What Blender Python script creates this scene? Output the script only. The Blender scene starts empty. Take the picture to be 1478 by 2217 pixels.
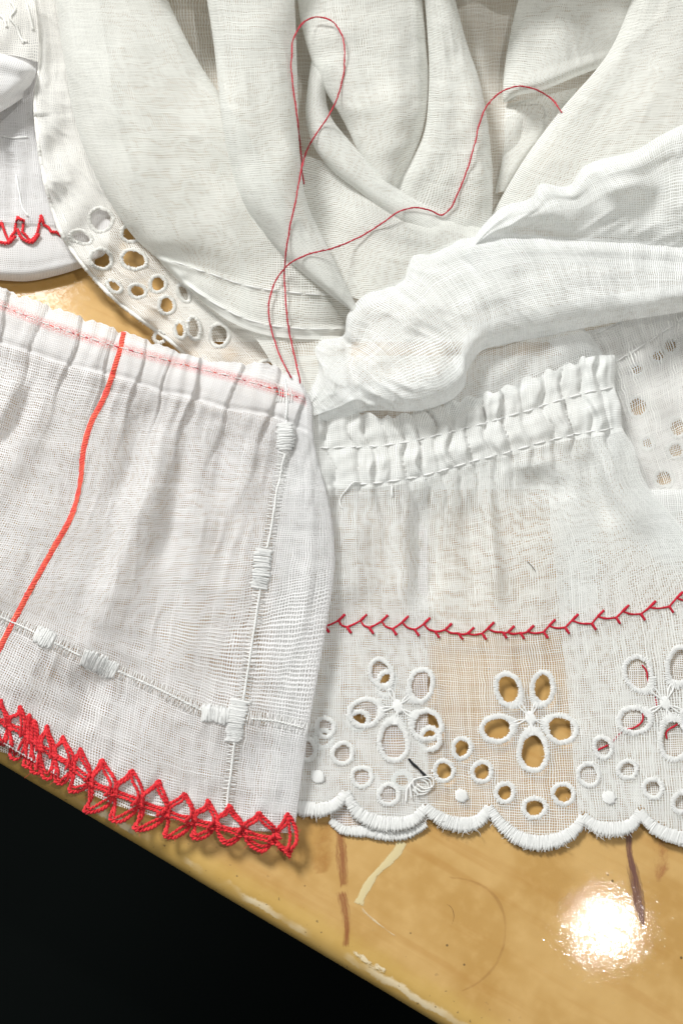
import bpy, math, random
import numpy as np
from mathutils import Vector
from mathutils.bvhtree import BVHTree

random.seed(7); RNG = np.random.default_rng(11)
scene = bpy.context.scene
C = scene.collection

# ---------------------------------------------------------------- camera
S = 0.00013            # metres per photo pixel at the centre of the table
D = 0.31               # camera distance
TH = math.radians(22)
W, H = 1478, 2217
cam_d = bpy.data.cameras.new('camera'); cam = bpy.data.objects.new('camera', cam_d); C.objects.link(cam)
cam.location = (0, -D*math.sin(TH), D*math.cos(TH)); cam.rotation_euler = (TH, 0, 0)
cam_d.sensor_fit = 'VERTICAL'; cam_d.angle = 2*math.atan(H*S/2/D)
cam_d.clip_start = 0.005; cam_d.clip_end = 20
scene.camera = cam

# ---------------------------------------------------------------- light of the room
world = bpy.data.worlds.new('World'); scene.world = world; world.use_nodes = True
bg = world.node_tree.nodes['Background']; bg.inputs[0].default_value = (0.96, 1.0, 0.97, 1); bg.inputs[1].default_value = 0.285
def area(name, loc, target, power, size, col):
    d = bpy.data.lights.new(name, 'AREA'); d.shape = 'DISK'; d.size = size; d.energy = power; d.color = col
    o = bpy.data.objects.new(name, d); C.objects.link(o); o.location = loc
    o.rotation_euler = (Vector(target)-Vector(loc)).to_track_quat('-Z', 'Y').to_euler(); return o
area('ceiling_lamp', (0.352, -0.080, 1.283), (0.03, 0, 0), 4.0, 0.029, (1, 0.98, 0.94))
area('ceiling_panel_light', (-0.58, 0.74, 0.98), (0, 0.03, 0), 25.0, 0.40, (1, 1.0, 0.98))
vs = scene.view_settings; vs.view_transform = 'Standard'; vs.look = 'None'; vs.exposure = 0.08; vs.gamma = 1
scene.cycles.transparent_max_bounces = 18; scene.cycles.max_bounces = 6
scene.cycles.diffuse_bounces = 3; scene.cycles.transmission_bounces = 4; scene.cycles.glossy_bounces = 3
scene.cycles.caustics_reflective = False; scene.cycles.caustics_refractive = False

# ---------------------------------------------------------------- pixel <-> world
CAM = np.array(cam.location); UP = np.array([0, math.cos(TH), math.sin(TH)]); FW = np.array([0, math.sin(TH), -math.cos(TH)]); RT = np.array([1., 0, 0])
def rays(px, py):
    cx = (np.asarray(px, float)-W/2)*S/D; cy = -(np.asarray(py, float)-H/2)*S/D
    return cx[..., None]*RT+cy[..., None]*UP+FW
def P(px, py, h):
    """points at height h (mm above the table) on the sight lines of the pixels"""
    d = rays(px, py); t = (np.asarray(h, float)*1e-3-CAM[2])/d[..., 2]
    return CAM+d*t[..., None]
def P1(px, py, h): return P(np.array([px]), np.array([py]), np.array([h]))[0]
def proj(w):
    r = w-CAM; z = r@FW
    return (r@RT)/z*D/S+W/2, H/2-(r@UP)/z*D/S

# ---------------------------------------------------------------- objects
def link(name, me, parent=None, mat=None):
    o = bpy.data.objects.new(name, me); C.objects.link(o); o.parent = parent
    if mat is not None and me is not None: me.materials.append(mat)
    return o
def thing(name, label, cat, loc=(0, 0, 0), group=None):
    o = bpy.data.objects.new(name, None); C.objects.link(o); o.empty_display_size = 0.01
    o['label'] = label; o['category'] = cat
    if group: o['group'] = group
    return o
def tag(o, label, cat, group=None):
    o['label'] = label; o['category'] = cat
    if group: o['group'] = group
    return o
def mesh(name, v, f, smooth=True):
    me = bpy.data.meshes.new(name); me.from_pydata([tuple(x) for x in v], [], [tuple(x) for x in f]); me.update()
    if smooth: me.polygons.foreach_set('use_smooth', [True]*len(me.polygons))
    return me

# ---------------------------------------------------------------- materials
class NT:
    def __init__(s, name):
        s.m = bpy.data.materials.new(name); s.m.use_nodes = True; s.t = s.m.node_tree; s.t.nodes.clear()
        s.out = s.t.nodes.new('ShaderNodeOutputMaterial')
    def n(s, typ, **kw):
        nd = s.t.nodes.new('ShaderNode'+typ)
        for k, v in kw.items():
            if k.startswith('i_'): nd.inputs[k[2:].replace('_', ' ')].default_value = v
            else: setattr(nd, k, v)
        return nd
    def l(s, a, b): s.t.links.new(a, b)
    def put(s, x, sock):
        if hasattr(x, 'is_linked') or hasattr(x, 'links'): s.l(x, sock)
        else: sock.default_value = x
    def ma(s, op, a, b=None, c=None, clamp=False):
        nd = s.n('Math', operation=op, use_clamp=clamp); s.put(a, nd.inputs[0])
        if b is not None: s.put(b, nd.inputs[1])
        if c is not None: s.put(c, nd.inputs[2])
        return nd.outputs[0]
    def mr(s, x, a, b, c=0., d=1., typ='SMOOTHSTEP'):
        nd = s.n('MapRange', interpolation_type=typ); s.put(x, nd.inputs[0])
        for i, q in enumerate((a, b, c, d)): s.put(q, nd.inputs[i+1])
        return nd.outputs[0]
    def mix(s, f, a, b):
        nd = s.n('Mix', data_type='RGBA'); s.put(f, nd.inputs[0]); s.put(a, nd.inputs[6]); s.put(b, nd.inputs[7]); return nd.outputs[2]
    def noise(s, vec, scale, detail=2, rough=0.5):
        nd = s.n('TexNoise'); nd.inputs['Scale'].default_value = scale; nd.inputs['Detail'].default_value = detail; nd.inputs['Roughness'].default_value = rough
        if vec is not None: s.l(vec, nd.inputs['Vector'])
        return nd.outputs['Fac']
def c4(c): return (c[0], c[1], c[2], 1)

def weave_mat(name, col, pitch=4.9, cover=(0.5, 0.6), op=0.95, soft=0.2, trans=0.24, bump=0.3, tint=(0.75, 0.12, 0.13), wob=5.0, slub=0.2):
    q = NT(name); uv = q.n('UVMap', uv_map='UVMap')
    nz = q.n('TexNoise'); nz.inputs['Scale'].default_value = 0.022; nz.inputs['Detail'].default_value = 2; q.l(uv.outputs[0], nz.inputs['Vector'])
    off = q.n('VectorMath', operation='MULTIPLY_ADD'); q.l(nz.outputs['Color'], off.inputs[0]); off.inputs[1].default_value = (wob*2,)*3; q.l(uv.outputs[0], off.inputs[2])
    sp = q.n('SeparateXYZ'); q.l(off.outputs[0], sp.inputs[0])
    U = q.ma('DIVIDE', sp.outputs[0], pitch); V = q.ma('DIVIDE', sp.outputs[1], pitch)
    def thread(A, B, seed, cover):
        fr = q.ma('FRACT', A); w = q.ma('ABSOLUTE', q.ma('MULTIPLY_ADD', fr, 2., -1.))
        fl = q.ma('FLOOR', A); cv = q.n('CombineXYZ'); q.l(fl, cv.inputs[0]); q.l(q.ma('MULTIPLY', B, 0.035), cv.inputs[1]); cv.inputs[2].default_value = seed
        tn = q.noise(cv.outputs[0], 0.83, 1)          # slubs: each thread swells and thins along its length
        cvr = q.mr(tn, 0.25, 0.75, cover-slub, cover+slub, 'LINEAR')
        return q.ma('SUBTRACT', 1., q.mr(w, q.ma('SUBTRACT', cvr, soft), q.ma('ADD', cvr, soft)))
    mU = thread(U, V, 3.1, cover[0]); mV = thread(V, U, 9.7, cover[1])
    gU = q.n('Attribute', attribute_name='gap_u').outputs['Fac']; gV = q.n('Attribute', attribute_name='gap_v').outputs['Fac']
    tA = q.n('Attribute', attribute_name='tint').outputs['Fac']; dA = q.n('Attribute', attribute_name='dense').outputs['Fac']
    a = q.ma('MAXIMUM', q.ma('MULTIPLY', mU, q.ma('SUBTRACT', 1., gU)), q.ma('MULTIPLY', mV, q.ma('SUBTRACT', 1., gV)))
    a = q.ma('MULTIPLY', q.ma('MAXIMUM', a, dA), op)
    k = q.ma('MULTIPLY_ADD', q.ma('MULTIPLY', q.ma('SINE', q.ma('MULTIPLY', U, math.pi)), q.ma('SINE', q.ma('MULTIPLY', V, math.pi))), 0.5, 0.5)
    hgt = q.ma('ADD', q.ma('MULTIPLY', mU, k), q.ma('MULTIPLY', mV, q.ma('SUBTRACT', 1., k)))
    bp = q.n('Bump'); bp.inputs['Strength'].default_value = bump; bp.inputs['Distance'].default_value = 0.0002; q.l(hgt, bp.inputs['Height'])
    fn = q.noise(uv.outputs[0], 0.35, 2)
    tf = q.ma('MULTIPLY', tA, q.mr(fn, 0.38, 0.62), clamp=True)
    cn = q.noise(uv.outputs[0], 0.006, 3); base = q.mix(q.mr(cn, 0.3, 0.7), c4(col), c4([x*0.965 for x in col]))
    colr = q.mix(tf, base, c4(tint))
    df = q.n('BsdfDiffuse'); q.l(colr, df.inputs['Color']); q.l(bp.outputs[0], df.inputs['Normal']); df.inputs['Roughness'].default_value = 0.6
    tr = q.n('BsdfTranslucent'); q.l(colr, tr.inputs['Color'])
    ms = q.n('MixShader'); ms.inputs[0].default_value = trans; q.l(df.outputs[0], ms.inputs[1]); q.l(tr.outputs[0], ms.inputs[2])
    tp = q.n('BsdfTransparent'); mx = q.n('MixShader'); q.l(a, mx.inputs[0]); q.l(tp.outputs[0], mx.inputs[1]); q.l(ms.outputs[0], mx.inputs[2])
    q.l(mx.outputs[0], q.out.inputs[0]); return q.m

def yarn_mat(name, col, col2=None, scale=9000., rough=0.75, trans=0.15, spec=0.25, bumpd=0.00012):
    q = NT(name); tc = q.n('TexCoord'); nz = q.noise(tc.outputs['Object'], scale, 2); n2 = q.noise(tc.outputs['Object'], 700., 2)
    base = q.mix(q.mr(n2, 0.3, 0.7), c4(col), c4(col2 or [x*0.86 for x in col]))
    bp = q.n('Bump'); bp.inputs['Strength'].default_value = 0.7; bp.inputs['Distance'].default_value = bumpd; q.l(nz, bp.inputs['Height'])
    b = q.n('BsdfPrincipled'); q.l(base, b.inputs['Base Color']); b.inputs['Roughness'].default_value = rough; b.inputs['Specular IOR Level'].default_value = spec
    b.inputs['Sheen Weight'].default_value = 0.15; b.inputs['Sheen Roughness'].default_value = 0.5
    q.l(bp.outputs[0], b.inputs['Normal'])
    tr = q.n('BsdfTranslucent'); q.l(base, tr.inputs[0]); ms = q.n('MixShader'); ms.inputs[0].default_value = trans
    q.l(b.outputs[0], ms.inputs[1]); q.l(tr.outputs[0], ms.inputs[2]); q.l(ms.outputs[0], q.out.inputs[0]); return q.m

M = {}
M['muslin'] = weave_mat('muslin', (0.865, 0.87, 0.835), pitch=4.5, cover=(0.34, 0.56), op=0.97, soft=0.26, slub=0.13)
M['gauze'] = weave_mat('gauze', (0.885, 0.895, 0.88), pitch=4.8, cover=(0.40, 0.25), op=0.96, soft=0.22, slub=0.14)
M['lace_gauze'] = weave_mat('lace_gauze', (0.88, 0.88, 0.855), pitch=4.7, cover=(0.38, 0.24), op=0.95, wob=9)
M['basket'] = weave_mat('basket', (0.885, 0.88, 0.885), pitch=4.7, cover=(0.41, 0.40), op=0.97, bump=0.8, soft=0.24, slub=0.15)
M['puff'] = weave_mat('puff', (0.90, 0.91, 0.90), pitch=4.4, cover=(0.50, 0.44), op=0.97, bump=0.6, soft=0.28)
M['cream_lace'] = weave_mat('cream_lace', (0.885, 0.875, 0.84), pitch=4.5, cover=(0.58, 0.50), op=0.96, wob=9)
M['satin'] = weave_mat('satin', (0.87, 0.865, 0.865), pitch=4.4, cover=(0.8, 0.78), op=0.99, bump=0.6, soft=0.3)
M['white_thread'] = yarn_mat('white_thread', (0.92, 0.92, 0.905), (0.87, 0.87, 0.855), trans=0.28)
M['floss'] = yarn_mat('floss', (0.93, 0.93, 0.92), (0.90, 0.90, 0.89), trans=0.45, bumpd=0.00006)
M['cream_thread'] = yarn_mat('cream_thread', (0.88, 0.87, 0.83), (0.82, 0.81, 0.77), trans=0.2)
M['red_yarn'] = yarn_mat('red_yarn', (0.82, 0.036, 0.046), (0.58, 0.016, 0.026), scale=6000, trans=0.1)
M['red_stitch'] = yarn_mat('red_stitch', (0.55, 0.012, 0.036), (0.44, 0.010, 0.028), trans=0.08)
M['red_thread'] = yarn_mat('red_thread', (0.40, 0.012, 0.030), (0.52, 0.03, 0.05), trans=0.05)
M['orange'] = yarn_mat('orange_stripe', (0.93, 0.17, 0.10), (0.88, 0.10, 0.085), trans=0.2)
M['dark_fibre'] = yarn_mat('dark_fibre', (0.012, 0.013, 0.014), trans=0.0)

def table_mat():
    q = NT('varnished_wood'); uv = q.n('UVMap', uv_map='UVMap').outputs[0]
    n1 = q.noise(uv, 0.0075, 3, 0.55); n2 = q.noise(uv, 0.03, 4, 0.6)
    mp = q.n('Mapping'); mp.inputs['Scale'].default_value = (0.002, 0.03, 1); mp.inputs['Rotation'].default_value = (0, 0, 0.9); q.l(uv, mp.inputs[0]); n3 = q.noise(mp.outputs[0], 1.0, 4)
    base = q.mix(q.mr(n1, 0.35, 0.65), c4((0.39, 0.225, 0.066)), c4((0.465, 0.29, 0.105)))
    base = q.mix(q.ma('MULTIPLY', q.mr(n2, 0.45, 0.8), 0.4), base, c4((0.52, 0.33, 0.125)))
    base = q.mix(q.ma('MULTIPLY', q.mr(n3, 0.5, 0.7), 0.35), base, c4((0.33, 0.16, 0.035)))
    sp = q.n('SeparateXYZ'); q.l(uv, sp.inputs[0])
    # rubbed nosing: pale wood along the rounded edge, grime beside it
    wn = q.noise(uv, 0.022, 5, 0.65); v = sp.outputs[1]; vv = q.ma('ADD', v, q.ma('MULTIPLY_ADD', wn, 34., -17.))
    band = q.ma('MULTIPLY', q.mr(vv, 30., 36.), q.mr(vv, 50., 43.))
    wear = q.ma('MULTIPLY', band, q.mr(q.noise(uv, 0.006, 3), 0.44, 0.58))
    yel = q.mr(vv, 95., 60.); base = q.mix(q.ma('MULTIPLY', yel, 0.55), base, c4((0.44, 0.29, 0.075)))
    base = q.mix(q.ma('MULTIPLY', wear, 0.75), base, c4((0.70, 0.60, 0.42)))
    gr = q.ma('MULTIPLY', q.mr(q.noise(uv, 0.08, 3), 0.66, 0.72), q.mr(vv, 120., 60.)); base = q.mix(q.ma('MULTIPLY', gr, 0.7), base, c4((0.12, 0.08, 0.04)))
    # specks of dirt in the varnish
    vo = q.n('TexVoronoi'); vo.inputs['Scale'].default_value = 0.018; q.l(uv, vo.inputs['Vector'])
    sz = q.n('SeparateColor'); q.l(vo.outputs['Color'], sz.inputs[0])
    sk = q.ma('MULTIPLY', q.mr(vo.outputs['Distance'], 0.06, 0.03), q.mr(sz.outputs[0], 0.55, 0.6)); base = q.mix(q.ma('MULTIPLY', sk, 0.8), base, c4((0.07, 0.045, 0.02)))
    b = q.n('BsdfPrincipled'); q.l(base, b.inputs['Base Color']); b.inputs['Roughness'].default_value = 0.55; b.inputs['Specular IOR Level'].default_value = 0.15
    q.l(q.mr(q.noise(uv, 0.09, 5, 0.7), 0.38, 0.52, 0.01, 0.30), b.inputs['Coat Weight']); b.inputs['Coat Roughness'].default_value = 0.035; b.inputs['Coat IOR'].default_value = 1.45
    # pits, dust nibs and wiping scratches in the varnish break the lamp's reflection up
    w = q.n('TexVoronoi'); w.inputs['Scale'].default_value = 0.055; q.l(uv, w.inputs['Vector'])
    wc = q.n('SeparateColor'); q.l(w.outputs['Color'], wc.inputs[0])
    nib = q.ma('MULTIPLY', q.mr(w.outputs['Distance'], 0.34, 0.0), q.mr(wc.outputs[0], 0.45, 0.9))
    ms = q.n('Mapping'); ms.inputs['Scale'].default_value = (0.012, 0.24, 1); ms.inputs['Rotation'].default_value = (0, 0, 0.25); q.l(uv, ms.inputs[0]); sc = q.noise(ms.outputs[0], 1.0, 3, 0.7)
    hh = q.ma('ADD', q.ma('ADD', q.ma('MULTIPLY', nib, 1.1), q.ma('MULTIPLY', sc, 0.28)), q.ma('MULTIPLY', q.noise(uv, 0.16, 4, 0.7), 0.9))
    bp = q.n('Bump'); bp.inputs['Strength'].default_value = 0.055; bp.inputs['Distance'].default_value = 0.00022; q.l(hh, bp.inputs['Height'])
    q.l(bp.outputs[0], b.inputs['Coat Normal'])
    b2 = q.n('Bump'); b2.inputs['Strength'].default_value = 0.3; b2.inputs['Distance'].default_value = 0.0002; q.l(n2, b2.inputs['Height']); q.l(b2.outputs[0], b.inputs['Normal'])
    q.l(b.outputs[0], q.out.inputs[0]); return q.m
M['table'] = table_mat()
def paint_mat(name, col, lo, hi, amt, sx, sy, rough=0.4):
    """dried paint or ink, worn into streaks along the stroke (UV: along, across)"""
    q = NT(name); uv = q.n('UVMap', uv_map='UVMap').outputs[0]
    mp = q.n('Mapping'); mp.inputs['Scale'].default_value = (sx, sy, 1); q.l(uv, mp.inputs[0]); n = q.noise(mp.outputs[0], 1, 4, 0.65)
    b = q.n('BsdfPrincipled'); b.inputs['Base Color'].default_value = c4(col); b.inputs['Roughness'].default_value = rough; b.inputs['Specular IOR Level'].default_value = 0.2
    ed = q.n('Attribute', attribute_name='edge').outputs['Fac']
    a = q.ma('MULTIPLY', q.mr(q.ma('ADD', n, q.ma('MULTIPLY', ed, -0.5)), lo, hi), amt)
    tp = q.n('BsdfTransparent'); mx = q.n('MixShader'); q.l(a, mx.inputs[0]); q.l(tp.outputs[0], mx.inputs[1]); q.l(b.outputs[0], mx.inputs[2]); q.l(mx.outputs[0], q.out.inputs[0]); return q.m
q = NT('dark_floor'); b = q.n('BsdfPrincipled'); b.inputs['Base Color'].default_value = (0.0022, 0.0032, 0.0030, 1); b.inputs['Roughness'].default_value = 0.9; b.inputs['Specular IOR Level'].default_value = 0.05
q.l(b.outputs[0], q.out.inputs[0]); M['floor'] = q.m

# ---------------------------------------------------------------- shape helpers
def snoise(px, py, wl, seed, k=7):
    r = np.random.default_rng(seed); o = 0
    for _ in range(k):
        a = r.uniform(0, 2*np.pi); w = wl*r.uniform(0.7, 1.5); p = r.uniform(0, 6.283)
        o = o+np.sin((px*np.cos(a)+py*np.sin(a))*2*np.pi/w+p)
    return o/math.sqrt(k)
def crease(px, py, ang, wl, seed, stretch=4., p=2.):
    """small sharp wrinkles running along a direction (degrees)"""
    a = math.radians(ang); x = (px*math.cos(a)+py*math.sin(a))/stretch; y = -px*math.sin(a)+py*math.cos(a)
    n = snoise(x, y, wl, seed, 6); m = 0.5+0.5*snoise(px, py, wl*3, seed+1, 4)
    return (np.clip(1-np.abs(n), 0, 1)**p-0.35)*np.clip(m, 0, 1.3)
def seg_dist(px, py, poly):
    """distance to a polyline, signed side, and position 0..1 along it"""
    poly = np.asarray(poly, float); L = np.r_[0, np.cumsum(np.hypot(*np.diff(poly, axis=0).T))]
    best = np.full(px.shape, 1e9); tt = np.zeros(px.shape); sg = np.zeros(px.shape)
    for i in range(len(poly)-1):
        a, b = poly[i], poly[i+1]; d = b-a; l2 = d@d+1e-9
        t = np.clip(((px-a[0])*d[0]+(py-a[1])*d[1])/l2, 0, 1)
        ex, ey = px-a[0]-t*d[0], py-a[1]-t*d[1]; e = np.hypot(ex, ey); m = e < best
        best = np.where(m, e, best); tt = np.where(m, (L[i]+t*math.sqrt(l2))/L[-1], tt); sg = np.where(m, np.sign(d[0]*ey-d[1]*ex), sg)
    return best, sg, tt
def ridge(px, py, poly, A, w, w2=None, ends=0.45):
    d, s, t = seg_dist(px, py, poly); ww = np.where(s > 0, w, w2 or w)
    e = np.clip(np.minimum(t, 1-t)/ends, 0, 1) if ends else 1
    e = e*e*(3-2*e) if ends else 1
    return A*np.exp(-(d/ww)**2)*e
def herm(knots, vals, x):
    """non-uniform Catmull-Rom along axis 0"""
    k = np.asarray(knots, float); v = np.asarray(vals, float); n = len(k)
    m = np.zeros_like(v); dl = (v[1:]-v[:-1])/(k[1:]-k[:-1]).reshape((-1,)+(1,)*(v.ndim-1))
    if n > 2:
        h = (k[1:]-k[:-1]).reshape((-1,)+(1,)*(v.ndim-1)); m[1:-1] = (dl[:-1]*h[1:]+dl[1:]*h[:-1])/(h[1:]+h[:-1])
    m[0] = dl[0]; m[-1] = dl[-1]
    i = np.clip(np.searchsorted(k, x, side='right')-1, 0, n-2); h = k[i+1]-k[i]; t = (x-k[i])/h
    sh = (-1,)+(1,)*(v.ndim-1); t = t.reshape(sh); h = h.reshape(sh)
    return (2*t**3-3*t**2+1)*v[i]+(t**3-2*t**2+t)*h*m[i]+(-2*t**3+3*t**2)*v[i+1]+(t**3-t**2)*h*m[i+1]
def curve(pts, step=4.):
    p = np.asarray(pts, float); d = np.hypot(*(np.diff(p[:, :2], axis=0).T)); k = np.r_[0, np.cumsum(np.maximum(d, 1e-3))]
    n = max(2, int(k[-1]/step)+1); return herm(k, p, np.linspace(0, k[-1], n))
def sec(L, R, h, b, a0=-118, a1=118, n=11, lean=0., drop=0.):
    """cross-section of a rounded fold between two outline pixels; wraps under at both sides"""
    out = []
    for a in np.radians(np.linspace(a0, a1, n)):
        s_ = math.sin(a); s2 = s_+lean*(1-s_*s_)
        out.append(((L[0]+R[0])/2+(R[0]-L[0])/2*s2, (L[1]+R[1])/2+(R[1]-L[1])/2*s2, h+b*math.cos(a)+drop*s_))
    def foot(p): return ((p[0]*0.9+(L[0]+R[0])*0.05), (p[1]*0.9+(L[1]+R[1])*0.05), min(2.5, p[2]))
    return [foot(out[0])]+out+[foot(out[-1])]
BVH = {}
class Cloth:
    """a sheet lofted through rows of (px, py, height mm); keeps a BVH so that trimming can be laid on it"""
    def __init__(s, name, rows, parent, mat, cell=5., dh=None, cut=None, attrs=None, hmin=0.25, warp=None):
        r = np.array(rows, float); R_, C_ = r.shape[:2]
        lu = np.maximum(np.hypot(np.diff(r[..., 0], axis=1), np.diff(r[..., 1], axis=1)).mean(0), np.abs(np.diff(r[..., 2], axis=1)).mean(0)/0.13)
        lv = np.maximum(np.hypot(np.diff(r[..., 0], axis=0), np.diff(r[..., 1], axis=0)).mean(1), 4.)
        ku = np.r_[0, np.cumsum(np.maximum(lu, 2.))]; kv = np.r_[0, np.cumsum(lv)]
        nu = int(ku[-1]/cell)+2; nv = int(kv[-1]/cell)+2
        u = np.linspace(0, ku[-1], nu); v = np.linspace(0, kv[-1], nv)
        g = herm(kv, r, v); g = np.swapaxes(herm(ku, np.swapaxes(g, 0, 1), u), 0, 1)
        px, py, h = g[..., 0], g[..., 1], g[..., 2]
        uu, vv = np.meshgrid(u/ku[-1], v/kv[-1])
        if dh is not None: h = h+dh(px, py, uu, vv)
        h = np.maximum(h, hmin)
        if warp is not None: ddx, ddy = warp(px, py, uu, vv); px = px+ddx; py = py+ddy
        w = P(px, py, h); s.w = w; s.px, s.py = proj(w)
        du = np.r_[0, np.cumsum(np.linalg.norm(np.diff(w, axis=1), axis=2).mean(0))]/S; dv = np.r_[0, np.cumsum(np.linalg.norm(np.diff(w, axis=0), axis=2).mean(1))]/S
        idx = np.arange(nu*nv).reshape(nv, nu)
        F = np.stack([idx[:-1, :-1], idx[1:, :-1], idx[1:, 1:], idx[:-1, 1:]], -1).reshape(-1, 4)
        V = w.reshape(-1, 3)
        s.bvh = BVHTree.FromPolygons(V.tolist(), F.tolist())
        if cut is not None:
            c = lambda a: a.reshape(-1)[F].mean(1)
            F = F[~cut(c(px), c(py), c(uu), c(vv))]
        us = np.unique(F); mp = np.full(len(V), -1); mp[us] = np.arange(len(us)); F = mp[F]; V = V[us]
        me = mesh(name, V, F); uvl = me.uv_layers.new(name='UVMap')
        U2, V2 = np.meshgrid(du, dv); q_ = np.stack([U2.reshape(-1)[us], V2.reshape(-1)[us]], -1)
        uvl.data.foreach_set('uv', q_[F.reshape(-1)].astype(np.float32).reshape(-1))
        for k, fn in (attrs or {}).items():
            at = me.attributes.new(k, 'FLOAT', 'POINT'); at.data.foreach_set('value', np.clip(fn(px, py, uu, vv), 0, 1).reshape(-1)[us].astype(np.float32))
        s.o = link(name, me, parent, mat)
def hit(cloths, px, py, fallback=3.):
    d = Vector(rays(np.array([px]), np.array([py]))[0]); best = None
    for c in cloths:
        loc, nor, i, dist = c.bvh.ray_cast(Vector(CAM), d)
        if loc is not None and (best is None or dist < best[2]): best = (np.array(loc), np.array(nor), dist)
    if best is None:
        p = P1(px, py, fallback); return p, np.array([0, 0, 1.])
    n = best[1]; n = n if n@(CAM-best[0]) > 0 else -n
    return best[0], n
def path_on(cloths, pts, off=0., step=4., smooth=0, fallback=3.):
    """pixel path -> world points lying on the cloth and the surface normals"""
    q_ = curve(pts, step); A = [hit(cloths, x, y, fallback) for x, y in q_[:, :2]]
    w = np.array([a[0] for a in A]); n = np.array([a[1] for a in A])
    if smooth:
        d = rays(q_[:, 0], q_[:, 1]); t = np.linalg.norm(w-CAM, axis=1)/np.linalg.norm(d, axis=1)
        k = smooth; tp = np.pad(t, k, mode='edge'); mn = np.array([tp[i:i+2*k+1].min() for i in range(len(t))])
        tp = np.pad(mn, k, mode='edge'); ker = np.hanning(2*k+3)[1:-1]; ker /= ker.sum(); t = np.convolve(tp, ker, 'valid')
        w = CAM+d*t[:, None]; n = np.tile([0, 0, 1.], (len(w), 1))
    return w+n*off*1e-3, n
def frames(w, n):
    t = np.gradient(w, axis=0); t /= np.linalg.norm(t, axis=1)[:, None]+1e-12
    b = np.cross(t, n); b /= np.linalg.norm(b, axis=1)[:, None]+1e-12; n2 = np.cross(b, t); return t, b, n2
def tube_geo(w, n, rx, rz, sides=6, closed=False, caps=True):
    """sweep an ellipse (half widths rx sideways, rz upward, metres, may vary) along points"""
    w = np.asarray(w); t, b, n2 = frames(w, n)
    if closed:
        t = np.roll(w, -1, 0)-np.roll(w, 1, 0); t /= np.linalg.norm(t, axis=1)[:, None]; b = np.cross(t, n); b /= np.linalg.norm(b, axis=1)[:, None]; n2 = np.cross(b, t)
    m = len(w); rx = np.broadcast_to(rx, (m,)); rz = np.broadcast_to(rz, (m,))
    a = np.linspace(0, 2*np.pi, sides, endpoint=False)
    V = w[:, None]+b[:, None]*(rx[:, None]*np.cos(a))[..., None]+n2[:, None]*(rz[:, None]*np.sin(a))[..., None]
    F = []
    for i in range(m if closed else m-1):
        j = (i+1) % m
        for k in range(sides):
            l = (k+1) % sides; F.append((i*sides+k, i*sides+l, j*sides+l, j*sides+k))
    if not closed and caps: F.append(tuple(range(sides))[::-1]); F.append(tuple((m-1)*sides+k for k in range(sides)))
    return V.reshape(-1, 3), F
def join(geos):
    V, F, o = [], [], 0
    for v, f in geos:
        V.append(np.asarray(v)); F += [tuple(i+o for i in q_) for q_ in f]; o += len(v)
    return np.concatenate(V), F
def twist(w, n, r, turns_px, strands=2, sides=5, step=4.):
    """plied cord: strands wound round the path"""
    t, b, n2 = frames(w, n); L = np.r_[0, np.cumsum(np.linalg.norm(np.diff(w, axis=0), axis=1))]/S; g = []
    for k in range(strands):
        a = L/turns_px*2*np.pi+k*2*np.pi/strands
        g.append(tube_geo(w+(b*np.cos(a)[:, None]+n2*np.sin(a)[:, None])*r*0.55, n, r*0.62, r*0.62, sides))
    return join(g)
def fuzz(w, n, count, length, r, seed, spread=1.):
    """loose fibres standing off a yarn"""
    rr = np.random.default_rng(seed); g = []
    for _ in range(count):
        i = rr.integers(0, len(w)); d = rr.normal(size=3)*spread+n[i]*0.4; d /= np.linalg.norm(d); e = rr.normal(size=3)*0.5
        l = length*rr.uniform(0.4, 1.2); p = np.array([w[i]+d*l*s_+e*l*s_*s_ for s_ in (0, 0.35, 0.7, 1.0)])
        g.append(tube_geo(p, np.tile([0.3, 0.2, 0.9], (4, 1)), [r, r, r*0.8, r*0.4], r, 3, caps=False))
    return g
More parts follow.
